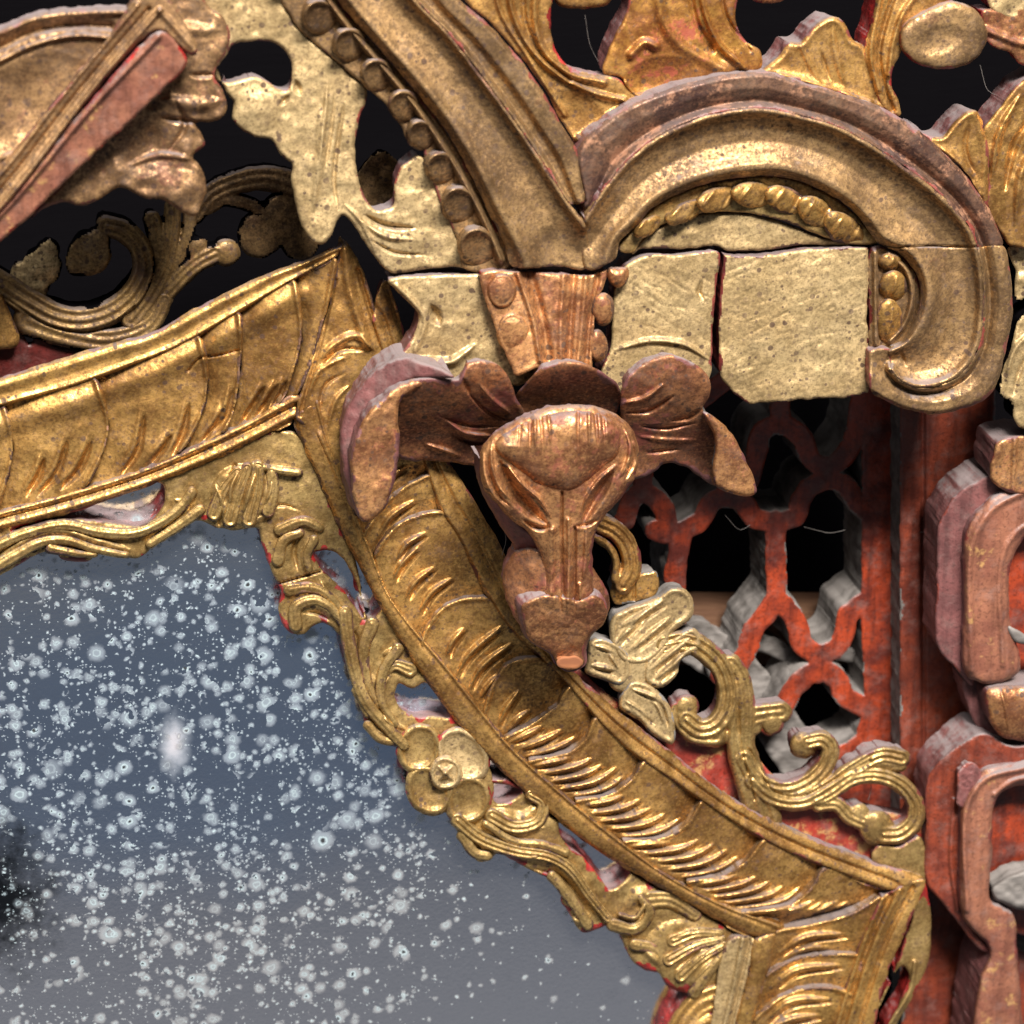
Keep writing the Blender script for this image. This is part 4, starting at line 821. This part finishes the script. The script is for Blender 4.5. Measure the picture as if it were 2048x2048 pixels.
# boards below the joint
_rs = random.Random(5)
def scratches(n, x0, y0, x1, y1, ang, l=70, d=-0.75):
    out = []
    for _ in range(n):
        x, y = _rs.uniform(x0, x1), _rs.uniform(y0, y1); a = math.radians(ang + _rs.uniform(-14, 14)); q = _rs.uniform(.4, 1.3) * l
        out.append(R([(x, y), (x + q * .5 * math.cos(a), y + q * .5 * math.sin(a) + _rs.uniform(-3, 3)), (x + q * math.cos(a), y + q * math.sin(a))], _rs.uniform(3, 6), d * _rs.uniform(.4, 1.3), 'c', 'p'))
    return out
def below(P, g): return [(x, y + g) for x, y in P]
piece('lower_board', 100, [(776, 562), (800, 553), (860, 550), (1000, 545), (1026, 543), (1040, 640), (1075, 740), (1040, 770), (990, 770), (900, 770), (800, 765), (790, 720), (815, 690), (836, 650), (836, 628), (801, 590)],
      ops=[R([(862, 610), (880, 650)], 17, -15, 'c', 'p'), R([(795, 572), (850, 640), (830, 700)], 10, 6, 'c'), R([(830, 715), (900, 725), (950, 690)], 14, 12, 'c', 'p'), lump(26, 5, 7)], parent=cr, mat='pale', side='mauve', thick=80, res=2.5, edge=(8, 7))
piece('neck', 128, [(962, 546), (1026, 543), (1120, 546), (1172, 551), (1216, 541), (1196, 600), (1184, 690), (1182, 738), (1130, 726), (1070, 738), (1034, 752), (1018, 726), (985, 640)],
      ops=[R([(1036, 548), (1066, 640), (1080, 720)], 9, 10, 'c'), R([(1060, 548), (1085, 640), (1098, 720)], 14, -10, 'c'), R([(1172, 552), (1165, 640), (1156, 720)], 9, 6, 'c'), R([(1128, 548), (1122, 640), (1122, 720)], 10, 5, 'c'), R([(1148, 552), (1142, 640), (1138, 720)], 10, -8, 'c'), R([(1196, 552), (1180, 640), (1172, 740)], 8, -8, 'c'), tilt(1100, 545, 0, .12), lump(20, 3)], parent=cr, mat='copper', side='red', wear=0, thick=80, res=2.5)
for x, y, rx, ry in ((1004, 582, 30, 36), (1026, 664, 34, 40)):
    piece('bead', 128, [(x + rx * math.cos(t), y + ry * math.sin(t)) for t in np.linspace(0, 6.283, 14)[:-1]], ops=[puff(26, 22), rim(5, 4)], parent=cr, mat='copper', side='brown', thick=20, res=2.2, edge=None)
for x, y, rx, ry in ((1236, 548, 22, 26), (1206, 618, 24, 34), (1194, 692, 22, 34)):
    piece('bead', 124, [(x + rx * math.cos(t), max(y + ry * math.sin(t), 534)) for t in np.linspace(0, 6.283, 14)[:-1]], ops=[puff(22, 20)], parent=cr, mat='copper', side='brown', thick=20, res=2.2, edge=None)
piece('cheek_board', 104, [(1238, 548), (1290, 511), (1360, 510), (1436, 504), (1434, 560), (1426, 640), (1424, 712), (1418, 760), (1380, 790), (1240, 790), (1200, 760), (1222, 690), (1226, 620)], ops=[R([(1230, 700), (1300, 682), (1370, 690), (1420, 720)], 10, 9, 'c', 'p'), R([(1404, 560), (1398, 585), (1408, 600)], 8, -7, 'c', 'p'), lump(40, 4, 2), lump(14, 1.6, 6)] + scratches(26, 1240, 520, 1420, 680, 25), parent=cr, mat='pale', side='mauve', thick=80, res=2.5, edge=(6, 6))
piece('plain_block', 112, [(1446, 510), (1500, 513), (1552, 508), (1600, 500), (1690, 494), (1736, 496), (1738, 560), (1734, 640), (1738, 720), (1736, 786), (1690, 797), (1640, 796), (1572, 802), (1498, 807), (1470, 790), (1440, 756), (1436, 700), (1438, 620), (1444, 560)], sharp=True, ops=[lump(60, 5, 2), lump(14, 1.6, 6)] + scratches(46, 1440, 520, 1720, 790, -20), parent=cr, mat='pale', side='darkred', thick=100, res=2.5, edge=(5, 5), wob=2.2)
piece('spandrel', 92, [(1262, 508), (1300, 466), (1380, 432), (1470, 426), (1560, 442), (1640, 472), (1700, 488), (1600, 490), (1550, 497), (1500, 502), (1452, 500), (1440, 492), (1360, 498), (1285, 498)], ops=[lump(26, 4)], parent=cr, mat='pale', side='brown', thick=60, res=2.5)

# ------------------------------------------------------------------ bell flower drop
pd = thing('flower_drop', 'protruding carved bellflower drop with scalloped copper gold collar below the crest', 'carving', (1139, 1330), 120)
def petal(P, z, ops, mat='russet', thick=52, side='mauve', **kw):
    return piece('petal', z, P, ops=ops, parent=pd, mat=mat, side=side, thick=thick, res=2.5, edge=(9, 9), under=12, wear=1.8, bare='mauve', **kw)
def fall(y0, span, depth):         # flat at the rim, then turning down and back into the bell
    def op(c): c.H -= depth * sm((c.y - y0) / span)
    return op
petal([(806, 768), (830, 757), (863, 754), (898, 757), (919, 756), (925, 743), (933, 726), (962, 720), (991, 727), (1012, 744), (1025, 770), (1032, 792), (1050, 830), (1010, 862), (985, 890), (975, 930), (900, 924), (862, 921), (800, 916), (788, 850)], 192,
      [fall(742, 190, 150), R([(960, 770), (985, 800), (1020, 826)], 8, 9, 'c', 'p'), R([(940, 790), (975, 822), (1015, 842)], 7, -11, 'c', 'p'), R([(896, 844), (930, 866), (985, 872)], 8, 15, 'c', 'p'), R([(900, 866), (940, 884), (985, 886)], 7, -9, 'c', 'p'), R([(880, 832), (940, 850), (1000, 852)], 8, -10, 'c', 'p'), R([(850, 888), (905, 906), (925, 914)], 7, 11, 'c', 'p'), R([(926, 756), (940, 790)], 9, -8, 'c', 'p'), lump(26, 4), lump(11, 1.6, 3)])
petal([(1032, 792), (1043, 774), (1066, 750), (1096, 730), (1132, 721), (1168, 727), (1208, 745), (1230, 763), (1242, 790), (1230, 830), (1190, 850), (1080, 850), (1040, 830)], 200, [fall(724, 105, 105), lump(26, 3)])
petal([(1242, 790), (1251, 759), (1277, 732), (1309, 714), (1342, 709), (1382, 723), (1411, 745), (1422, 770), (1418, 796), (1404, 818), (1440, 846), (1446, 900), (1430, 970), (1389, 946), (1364, 931), (1328, 928), (1309, 944), (1262, 958), (1246, 900)], 190,
      [fall(745, 200, 110), R([(1246, 806), (1290, 796), (1330, 766)], 8, 10, 'c', 'p'), R([(1250, 826), (1300, 820), (1350, 790)], 8, -11, 'c', 'p'), R([(1280, 852), (1330, 856), (1390, 846)], 7, -9, 'c', 'p'), R([(1276, 872), (1330, 880), (1400, 880)], 7, 6, 'c', 'p'), R([(1290, 906), (1360, 898)], 6, -7, 'c', 'p'), R([(1404, 818), (1380, 834), (1340, 842)], 8, -8, 'c', 'p'), lump(24, 4), lump(11, 1.6, 3)])
petal([(1404, 824), (1420, 828), (1443, 846), (1469, 875), (1491, 919), (1509, 962), (1512, 984), (1498, 993), (1465, 988), (1429, 970), (1426, 930), (1430, 880)], 164, [tilt(1450, 900, .05, -.08), puff(16, 6), lump(20, 3)], mat='copper', thick=50, side='greywood')
# big left petal: its curled lip and its outer wall
petal([(836, 756), (801, 768), (763, 797), (731, 832), (712, 869), (704, 904), (701, 940), (708, 1000), (726, 1044), (750, 1036), (770, 1014), (786, 976), (795, 926), (800, 880), (796, 830), (806, 796), (850, 768)], 184, [tilt(760, 880, -.14, -.04), puff(14, 6), fall(745, 40, -8), lump(26, 5), lump(11, 1.6, 4)], mat='copper', thick=150)
petal([(802, 714), (775, 723), (736, 756), (707, 792), (688, 832), (681, 868), (685, 926), (698, 980), (722, 1040), (712, 990), (706, 926), (716, 872), (736, 832), (768, 797), (806, 768), (840, 757), (880, 757), (908, 754), (890, 740), (850, 726)], 148, [tilt(740, 860, .45, .12), lump(26, 4)], mat='mauve', thick=110)
# flanks of the drop, seen from the left
piece('flank', 176, [(958, 935), (956, 962), (970, 999), (992, 1039), (1019, 1078), (1032, 1103), (1090, 1110), (1084, 1090), (1056, 1062), (1010, 1020), (985, 985), (972, 940), (962, 918)], ops=[tilt(1010, 1020, .9, -.6), lump(20, 3)], parent=pd, mat='bole', side='mauve', thick=80, res=2.4, edge=(8, 8))
piece('flank', 186, [(1031, 1103), (1011, 1130), (1005, 1158), (1011, 1195), (1030, 1238), (1062, 1276), (1070, 1200), (1100, 1180), (1096, 1128), (1076, 1098)], ops=[tilt(1050, 1170, .7, .1), puff(20, 8), lump(18, 4)], parent=pd, mat='russet', side='mauve', thick=80, res=2.4, edge=(8, 8))
piece('flank', 190, [(1178, 1130), (1196, 1150), (1212, 1178), (1219, 1212), (1208, 1243), (1180, 1260), (1160, 1200), (1164, 1150)], ops=[tilt(1190, 1180, -.3, .1), puff(14, 6)], parent=pd, mat='russet', side='mauve', thick=80, res=2.4, edge=(8, 8))
cup = piece('bud', 208, [(961, 910), (966, 890), (985, 870), (1020, 848), (1062, 826), (1110, 812), (1160, 809), (1210, 818), (1248, 840), (1266, 862), (1276, 892), (1276, 920), (1269, 954), (1240, 999), (1208, 1035), (1189, 1070), (1184, 1132), (1182, 1200), (1090, 1200), (1087, 1150), (1084, 1126), (1072, 1090), (1054, 1064), (1025, 1040), (994, 1010), (970, 985)],
      ops=[puff(26, 24), dome(1120, 930, 190, 190, 34, 0, 1), R([(967, 905), (970, 950), (988, 992), (1014, 1018)], 6, 9, 'c', 'p'), R([(984, 880), (984, 930), (1000, 975), (1026, 1004)], 6, 11, 'c', 'p'), R([(975, 900), (978, 945), (996, 988), (1024, 1016)], 4, -9, 'c', 'p'),
           R([(1000, 925), (1026, 980), (1060, 1018), (1096, 1050)], 21, -25, 'c', 'p'), R([(1046, 1040), (1078, 1056), (1104, 1054)], 9, -13, 'c', 'p'), R([(1016, 932), (1044, 968), (1078, 998), (1102, 1036)], 6, 13, 'c', 'p'),
           R([(1226, 945), (1200, 985), (1180, 1018), (1164, 1050)], 16, -24, 'c', 'p'), R([(1150, 1052), (1172, 1050), (1196, 1040)], 7, -10, 'c', 'p'), R([(1232, 930), (1196, 962), (1172, 1000), (1160, 1034)], 6, 12, 'c', 'p'),
           R([(1249, 858), (1260, 890), (1254, 930), (1236, 958)], 7, 11, 'c', 'p'), R([(1264, 880), (1268, 920), (1250, 962)], 5, -9, 'c', 'p'),
           R([(1124, 985), (1124, 1060), (1126, 1200)], 4.5, -12, 'c'), R([(1137, 1040), (1138, 1100), (1136, 1200)], 7, 9, 'c'), R([(1104, 1062), (1102, 1120), (1102, 1190)], 13, 7, 'c'), R([(1150, 1056), (1150, 1120), (1148, 1200)], 5, -11, 'c'), R([(1172, 1056), (1172, 1110), (1166, 1160)], 8, 10, 'c', 'p'), R([(1160, 1170), (1160, 1200)], 6, 8, 'c'), lump(24, 3), lump(11, 1.6, 3)],
      parent=pd, mat='copper', side='bole', thick=48, res=2.2, edge=(7, 10), under=22, bare='bole')
DM = [(990, 884), (1020, 858), (1064, 838), (1112, 824), (1160, 820), (1206, 830), (1238, 852), (1242, 882), (1238, 908), (1200, 944), (1160, 976), (1118, 985), (1068, 966), (1024, 930), (996, 908)]
piece('bud_dome', 250, DM, ops=[puff(62, 38)] + [R([(x, 826), (x + s_ * 4, 862), (x + s_ * 6, 905)], w_, hh, 'c', 'e') for x, s_, w_, hh in ((1044, -1, 6, -9), (1060, 0, 7, -13), (1070, 0, 6, 11), (1080, 1, 5, -9), (1096, 1, 6, 7), (1178, 0, 6, 9), (1190, 1, 6, -12), (1204, 1, 6, -9), (1156, 0, 5, -6))] + [lump(30, 4)],
      parent=cup, mat='copper', side='plum', thick=34, res=2.2, edge=(6, 8), under=4)
foot = piece('foot', 232, [(1043, 1212), (1062, 1196), (1096, 1188), (1128, 1194), (1150, 1198), (1166, 1197), (1184, 1190), (1206, 1201), (1216, 1223), (1206, 1250), (1182, 1270), (1171, 1298), (1169, 1326), (1140, 1340), (1112, 1326), (1104, 1308), (1080, 1294), (1054, 1270), (1045, 1235)],
      ops=[puff(12, 6), tilt(1130, 1200, 0, -.42), R([(1137, 1190), (1136, 1236)], 8, 8, 'c', 'e'), R([(1120, 1192), (1124, 1232)], 5, -8, 'c', 'e'), R([(1152, 1192), (1150, 1230)], 5, -8, 'c', 'e'), lump(20, 4), lump(8, 2.4, 3)], parent=pd, mat='copper', side='mauve', thick=60, res=2.0, edge=(8, 9), under=-4)
piece('peg_end', 206, [(1140 + 27 * math.cos(t), 1325 + 13 * math.sin(t)) for t in np.linspace(0, 6.283, 14)[:-1]], ops=[], parent=foot, mat='freshwood', side='freshwood', thick=40, res=2.2, edge=(3, 2), rough=.4, wear=0)

# ------------------------------------------------------------------ red fretwork panel behind
ft = thing('fretwork_panel', 'red orange lacquered fretwork panel with dusty sawn openings behind the drop', 'panel', (1550, 1560), -260)
FS = [[(1551, 1040), (1552, 1110), (1553, 1205)], [(1553, 1195), (1532, 1228), (1508, 1256), (1497, 1290), (1478, 1330), (1440, 1350)],
      [(1553, 1195), (1586, 1232), (1597, 1262), (1606, 1290), (1638, 1308), (1672, 1295), (1690, 1262), (1696, 1232), (1722, 1208), (1770, 1190)],
      [(1540, 1450), (1572, 1404), (1589, 1374), (1620, 1347), (1651, 1344), (1676, 1362), (1688, 1390), (1722, 1412), (1780, 1430)],
      [(1553, 1045), (1506, 1034), (1488, 1004), (1458, 994), (1426, 1002), (1400, 1042), (1365, 1060), (1330, 1068), (1310, 1060)], [(1365, 1060), (1358, 1100), (1350, 1150), (1352, 1240)],
      [(1550, 1045), (1592, 1030), (1602, 1000), (1626, 970), (1660, 958), (1694, 975), (1714, 1006), (1760, 1040)],
      [(1498, 960), (1512, 912), (1526, 860), (1561, 848), (1600, 870), (1620, 913), (1648, 934), (1682, 919), (1706, 882), (1716, 840), (1730, 740)], [(1561, 850), (1560, 780), (1558, 700)],
      [(1250, 1040), (1266, 996), (1286, 985), (1310, 996), (1328, 1020), (1340, 1060), (1365, 1062)], [(1458, 994), (1490, 960), (1498, 940)], [(1660, 958), (1650, 930)], [(1640, 1308), (1636, 1346)],
      [(1286, 985), (1290, 900), (1340, 850), (1400, 800), (1450, 760)]]
fb = piece('fret_board', -262, [(1722, 700), (1900, 700), (1900, 1640), (1620, 1640), (1660, 1500), (1710, 1470), (1728, 1420), (1722, 1200), (1724, 1040)], strokes=[(f_, 21, 21, 0) for f_ in FS], sharp=True, ops=[R([(1812, 700), (1812, 1700)], 4, 8, 'c'), R([(1790, 700), (1790, 1700)], 6, -7, 'c'), lump(40, 3)], parent=ft, mat='orange', side='greywood', thick=130, res=2.5, edge=(5, 4), wob=1.8, wear=0.4, under=2)
piece('fret_ledge', -330, strokes=[([(1400, 1290), (1470, 1340), (1540, 1430), (1600, 1520)], 46, 46, 0), ([(1480, 1270), (1560, 1300), (1600, 1330)], 20, 16, 0), ([(1560, 1240), (1620, 1290), (1700, 1310)], 16, 16, 0)], ops=[lump(16, 7)], parent=ft, mat='greywood', side='greywood', thick=60, res=3, wear=0)
piece('stile', -176, [(1800, 700), (1990, 700), (1990, 2180), (1800, 2180)], sharp=True, ops=[R([(1846, 700), (1848, 1900)], 7, -8, 'c'), lump(60, 3)], parent=ft, mat='stile', side='greywood', thick=90, res=3)
piece('stile', -150, [(1842, 1740), (1900, 1790), (2000, 1880), (2180, 1960), (2180, 2180), (1760, 2180), (1800, 2060)], ops=[R([(1950, 1880), (1945, 2180)], 8, 9, 'c'), lump(60, 3)], parent=ft, mat='stile', side='greywood', thick=90, res=3)

# ------------------------------------------------------------------ red gold cusped brackets at the right edge
b1 = thing('scroll_bracket', 'dusty red gold scrolled bracket at right edge, the upper of two', 'bracket', (1990, 1470), -120, 'scrolled brackets at the right edge')
piece('arm', 20, [(1930, 1072), (1944, 1040), (1975, 1000), (2010, 978), (2060, 955), (2180, 940), (2180, 1060), (2080, 1056), (2046, 1078), (2022, 1130), (2018, 1190), (2020, 1240), (2030, 1280), (2040, 1310), (2036, 1346), (1985, 1368), (1950, 1362), (1930, 1346), (1928, 1200)],
      ops=[R([(1944, 1340), (1944, 1090), (1985, 1020), (2070, 975)], 12, 6, 'c'), puff(26, 12), R([(2006, 1330), (2004, 1120), (2040, 1060), (2100, 1035)], 9, 5, 'c'), lump(40, 4)], parent=b1, mat='redgold', side='mauve', thick=150, res=2.5, edge=(10, 8))
piece('side_board', -10, [(1877, 1053), (1890, 1020), (1912, 990), (1950, 964), (1980, 950), (2040, 935), (2180, 930), (2180, 1010), (2000, 1000), (1960, 1050), (1945, 1120), (1945, 1370), (1910, 1336), (1876, 1296), (1873, 1180)],
      ops=[tilt(1900, 1100, .2, 0)], parent=b1, mat='mauve', side='mauve', thick=110, res=2.5, edge=(5, 5))
piece('cusp', 36, [(1980, 955), (1984, 912), (1994, 884), (2012, 874), (2060, 868), (2180, 860), (2180, 985), (2040, 990), (2000, 975)], ops=[R([(2030, 880), (2026, 980)], 9, 6, 'c'), puff(14, 6), lump(22, 3)], parent=b1, mat='copper', side='mauve', thick=120, res=2.5)
piece('web', -60, [(2005, 1050), (2180, 1000), (2180, 1420), (2000, 1400)], ops=[lump(50, 4)], parent=b1, mat='orange', side='mauve', thick=60, res=4)
piece('knob', 30, [(1972, 1380), (1990, 1372), (2040, 1370), (2180, 1366), (2180, 1490), (2040, 1482), (2000, 1472), (1978, 1440)], ops=[puff(50, 30), R([(2000, 1376), (2012, 1420), (2020, 1476)], 5, 5, 'c', 'p')], parent=b1, mat='copper', side='mauve', thick=120, res=2.5)
piece('side_board', -30, [(1928, 1360), (1990, 1372), (2060, 1420), (2060, 1490), (1985, 1480), (1955, 1456), (1938, 1420)], ops=[], parent=b1, mat='mauve', side='mauve', thick=90, res=3)
piece('chip', 34, [(2016, 1252), (2030, 1258), (2060, 1276), (2100, 1300), (2060, 1294), (2028, 1280)], ops=[], parent=b1, mat='greywood', side='greywood', thick=30, res=2.5)
b2 = thing('scroll_bracket', 'dusty red gold scrolled bracket at right edge beside the lower frame corner', 'bracket', (1990, 2100), -120, 'scrolled brackets at the right edge')
piece('arm', 30, [(1924, 1612), (1940, 1570), (1966, 1540), (1990, 1530), (2040, 1520), (2180, 1490), (2180, 1580), (2060, 1570), (2010, 1580), (1988, 1610), (1984, 1700), (1982, 1800), (2004, 1814), (2028, 1830), (2034, 1900), (2030, 2180), (1950, 2180), (1960, 1960), (1978, 1900), (1940, 1856), (1922, 1820), (1921, 1700)],
      ops=[R([(1934, 1820), (1932, 1620), (1970, 1560), (2050, 1536)], 10, 7, 'c'), puff(26, 12), R([(1990, 1590), (2030, 1562), (2120, 1552)], 10, 7, 'c'), lump(40, 4)], parent=b2, mat='redgold', side='mauve', thick=150, res=2.5, edge=(10, 8))
piece('side_board', 0, [(1856, 1556), (1884, 1518), (1930, 1484), (1966, 1466), (2020, 1490), (2180, 1480), (2180, 1540), (2000, 1540), (1960, 1560), (1940, 1620), (1938, 1840), (1985, 1906), (1960, 1900), (1913, 1842), (1874, 1794), (1853, 1764), (1852, 1640)],
      ops=[tilt(1900, 1600, .2, 0), R([(1908, 1600), (1902, 1720), (1916, 1820)], 8, 6, 'c'), lump(40, 3)], parent=b2, mat='stile', side='mauve', thick=110, res=2.5, edge=(6, 6))
piece('chip', 38, [(1918, 1540), (1944, 1524), (1962, 1542), (1966, 1566), (1940, 1590), (1926, 1614), (1912, 1606), (1914, 1580)], ops=[lump(12, 5)], parent=b2, mat='mauve', side='mauve', thick=30, res=2.2, edge=(5, 5))
piece('web', -50, [(1975, 1570), (2180, 1530), (2180, 1870), (1975, 1830)], ops=[lump(50, 5)], parent=b2, mat='orange', side='mauve', thick=60, res=4)
piece('dust_lump', 20, [(1982, 1778), (2002, 1762), (2028, 1748), (2060, 1740), (2180, 1744), (2180, 1830), (2050, 1822), (2012, 1810), (1988, 1798)], ops=[puff(20, 12), lump(18, 8)], parent=b2, mat='greywood', side='greywood', thick=60, res=2.5)

# ------------------------------------------------------------------ fan ornament, upper left, standing proud of everything
fo = thing('fan_ornament', 'carved fan ornament with straight red rib and scalloped leaf in upper left corner', 'carving', (180, 430), 110)
piece('scalloped_leaf', 140, [(290, -110), (360, -110), (413, 7), (446, 33), (460, 65), (457, 94), (433, 136), (430, 156), (446, 181), (453, 217), (438, 239), (390, 248), (404, 268), (409, 290), (386, 312), (402, 333), (413, 377), (402, 409), (391, 431), (362, 424), (326, 399), (290, 397), (254, 377), (232, 377), (203, 395), (163, 411), (127, 404), (91, 415), (60, 440), (150, 330), (260, 200)],
      ops=[R([(300, 60), (380, 60), (440, 60)], 22, 6, 'c', 'p'), R([(330, 200), (400, 210), (446, 200)], 22, 8, 'c', 'p'), R([(380, 150), (430, 150)], 10, -10, 'c', 'p'), R([(320, 235), (400, 245)], 10, -12, 'c', 'p'), dome(300, 290, 80, 60, -14, -30, 1), R([(260, 330), (320, 310), (390, 320)], 12, 8, 'c', 'p'), R([(340, 300), (370, 250), (350, 200)], 10, -8, 'c', 'p'), dome(360, 375, 50, 40, 10, 0, 1), lump(34, 10, 4)],
      parent=fo, mat='umber', side='plum', thick=70, res=3, edge=(10, 10))
piece('fan_panel', 196, [(-120, 90), (0, 60), (72, 29), (127, 20), (178, 18), (260, 14), (330, 10), (240, 100), (130, 230), (0, 370), (-120, 470)],
      ops=[R([(-60, 150), (0, 121), (72, 88), (145, 72), (207, 74), (235, 80)], 8, 10, 'c'), R([(-60, 120), (0, 95), (72, 62), (145, 50), (220, 52)], 14, -12, 'c'), R([(-60, 80), (0, 66), (72, 38), (178, 26), (260, 24)], 12, 9, 'c'), R([(0, 320), (40, 300)], 12, 8, 'c', 'p'), dome(60, 210, 140, 90, -16, -30, 1), lump(40, 4)], parent=fo, mat='umber', side='mauve', thick=70, res=3, edge=(8, 8))
piece('rib', 216, [(262, 6), (300, -16), (345, 8), (372, 50), (396, 96), (386, 112), (318, 60), (300, 66), (160, 220), (40, 380), (-60, 490), (-120, 545), (-120, 440), (0, 330), (120, 190), (220, 70)],
      ops=[R([(275, 10), (140, 170), (0, 350), (-100, 450)], 8, 9, 'c'), R([(320, 20), (200, 160), (0, 415), (-100, 510)], 8, 9, 'c'), R([(298, 18), (170, 168), (0, 382), (-100, 480)], 8, -9, 'c'), R([(320, 22), (360, 66), (392, 104)], 10, 5, 'c')], parent=fo, mat='umber', side='plum', thick=80, res=3, edge=(7, 7))
piece('rib', 206, [(318, 62), (332, 64), (374, 118), (372, 132), (290, 215), (150, 345), (40, 450), (-20, 500), (-120, 580), (-120, 520), (0, 418), (160, 226), (290, 82)],
      ops=[R([(318, 72), (170, 230), (10, 420), (-100, 520)], 10, 9, 'c'), tilt(200, 280, -.05, -.12), lump(30, 3)], parent=fo, mat='redgold', side='red', thick=70, res=3, edge=(7, 7))

# ------------------------------------------------------------------ cobweb strands caught on the carving
def strand(parent, path, z0, z1, r=0.55):
    P = spl(path, step=9); zz = np.linspace(z0, z1, len(P)); C = to_board(P[:, 0], P[:, 1], zz)
    V = []; F = []
    for i_, c_ in enumerate(C):
        for a_ in range(4): V.append((c_[0] + r * math.cos(a_ * math.pi / 2), c_[1] + r * math.sin(a_ * math.pi / 2), c_[2] + r * math.cos(a_ * math.pi / 2)))
        if i_:
            for a_ in range(4): F.append([4 * i_ - 4 + a_, 4 * i_ - 4 + (a_ + 1) % 4, 4 * i_ + (a_ + 1) % 4, 4 * i_ + a_])
    V = np.array(V); verts = np.stack([V[:, 0] * U, -V[:, 2] * U, V[:, 1] * U + BASE_Z], 1)
    return mesh_object('strand', verts, np.array(F), [M['greywood']], np.zeros(len(F), int), parent)
cw = thing('cobweb', 'thin grey cobweb strands caught across the red fretwork openings', 'cobweb', (1650, 1075), -195)
for pth, za, zb_ in [([(1608, 1054), (1640, 1062), (1660, 1066), (1690, 1060)], -196, -198), ([(1840, 1064), (1876, 1068), (1904, 1072)], -170, -120), ([(1556, 1380), (1575, 1360), (1580, 1340), (1572, 1330)], -190, -198), ([(1740, 1540), (1742, 1580), (1736, 1600)], -20, -40),
                     ([(1000, 1040), (1012, 1078), (1004, 1110)], 60, 20), ([(1170, 30), (1180, 90), (1200, 130)], 80, 40), ([(1960, 130), (1975, 180), (1990, 190)], 60, 40), ([(1450, 1030), (1480, 1060), (1500, 1050)], -200, -205)]:
    strand(cw, pth, za, zb_)
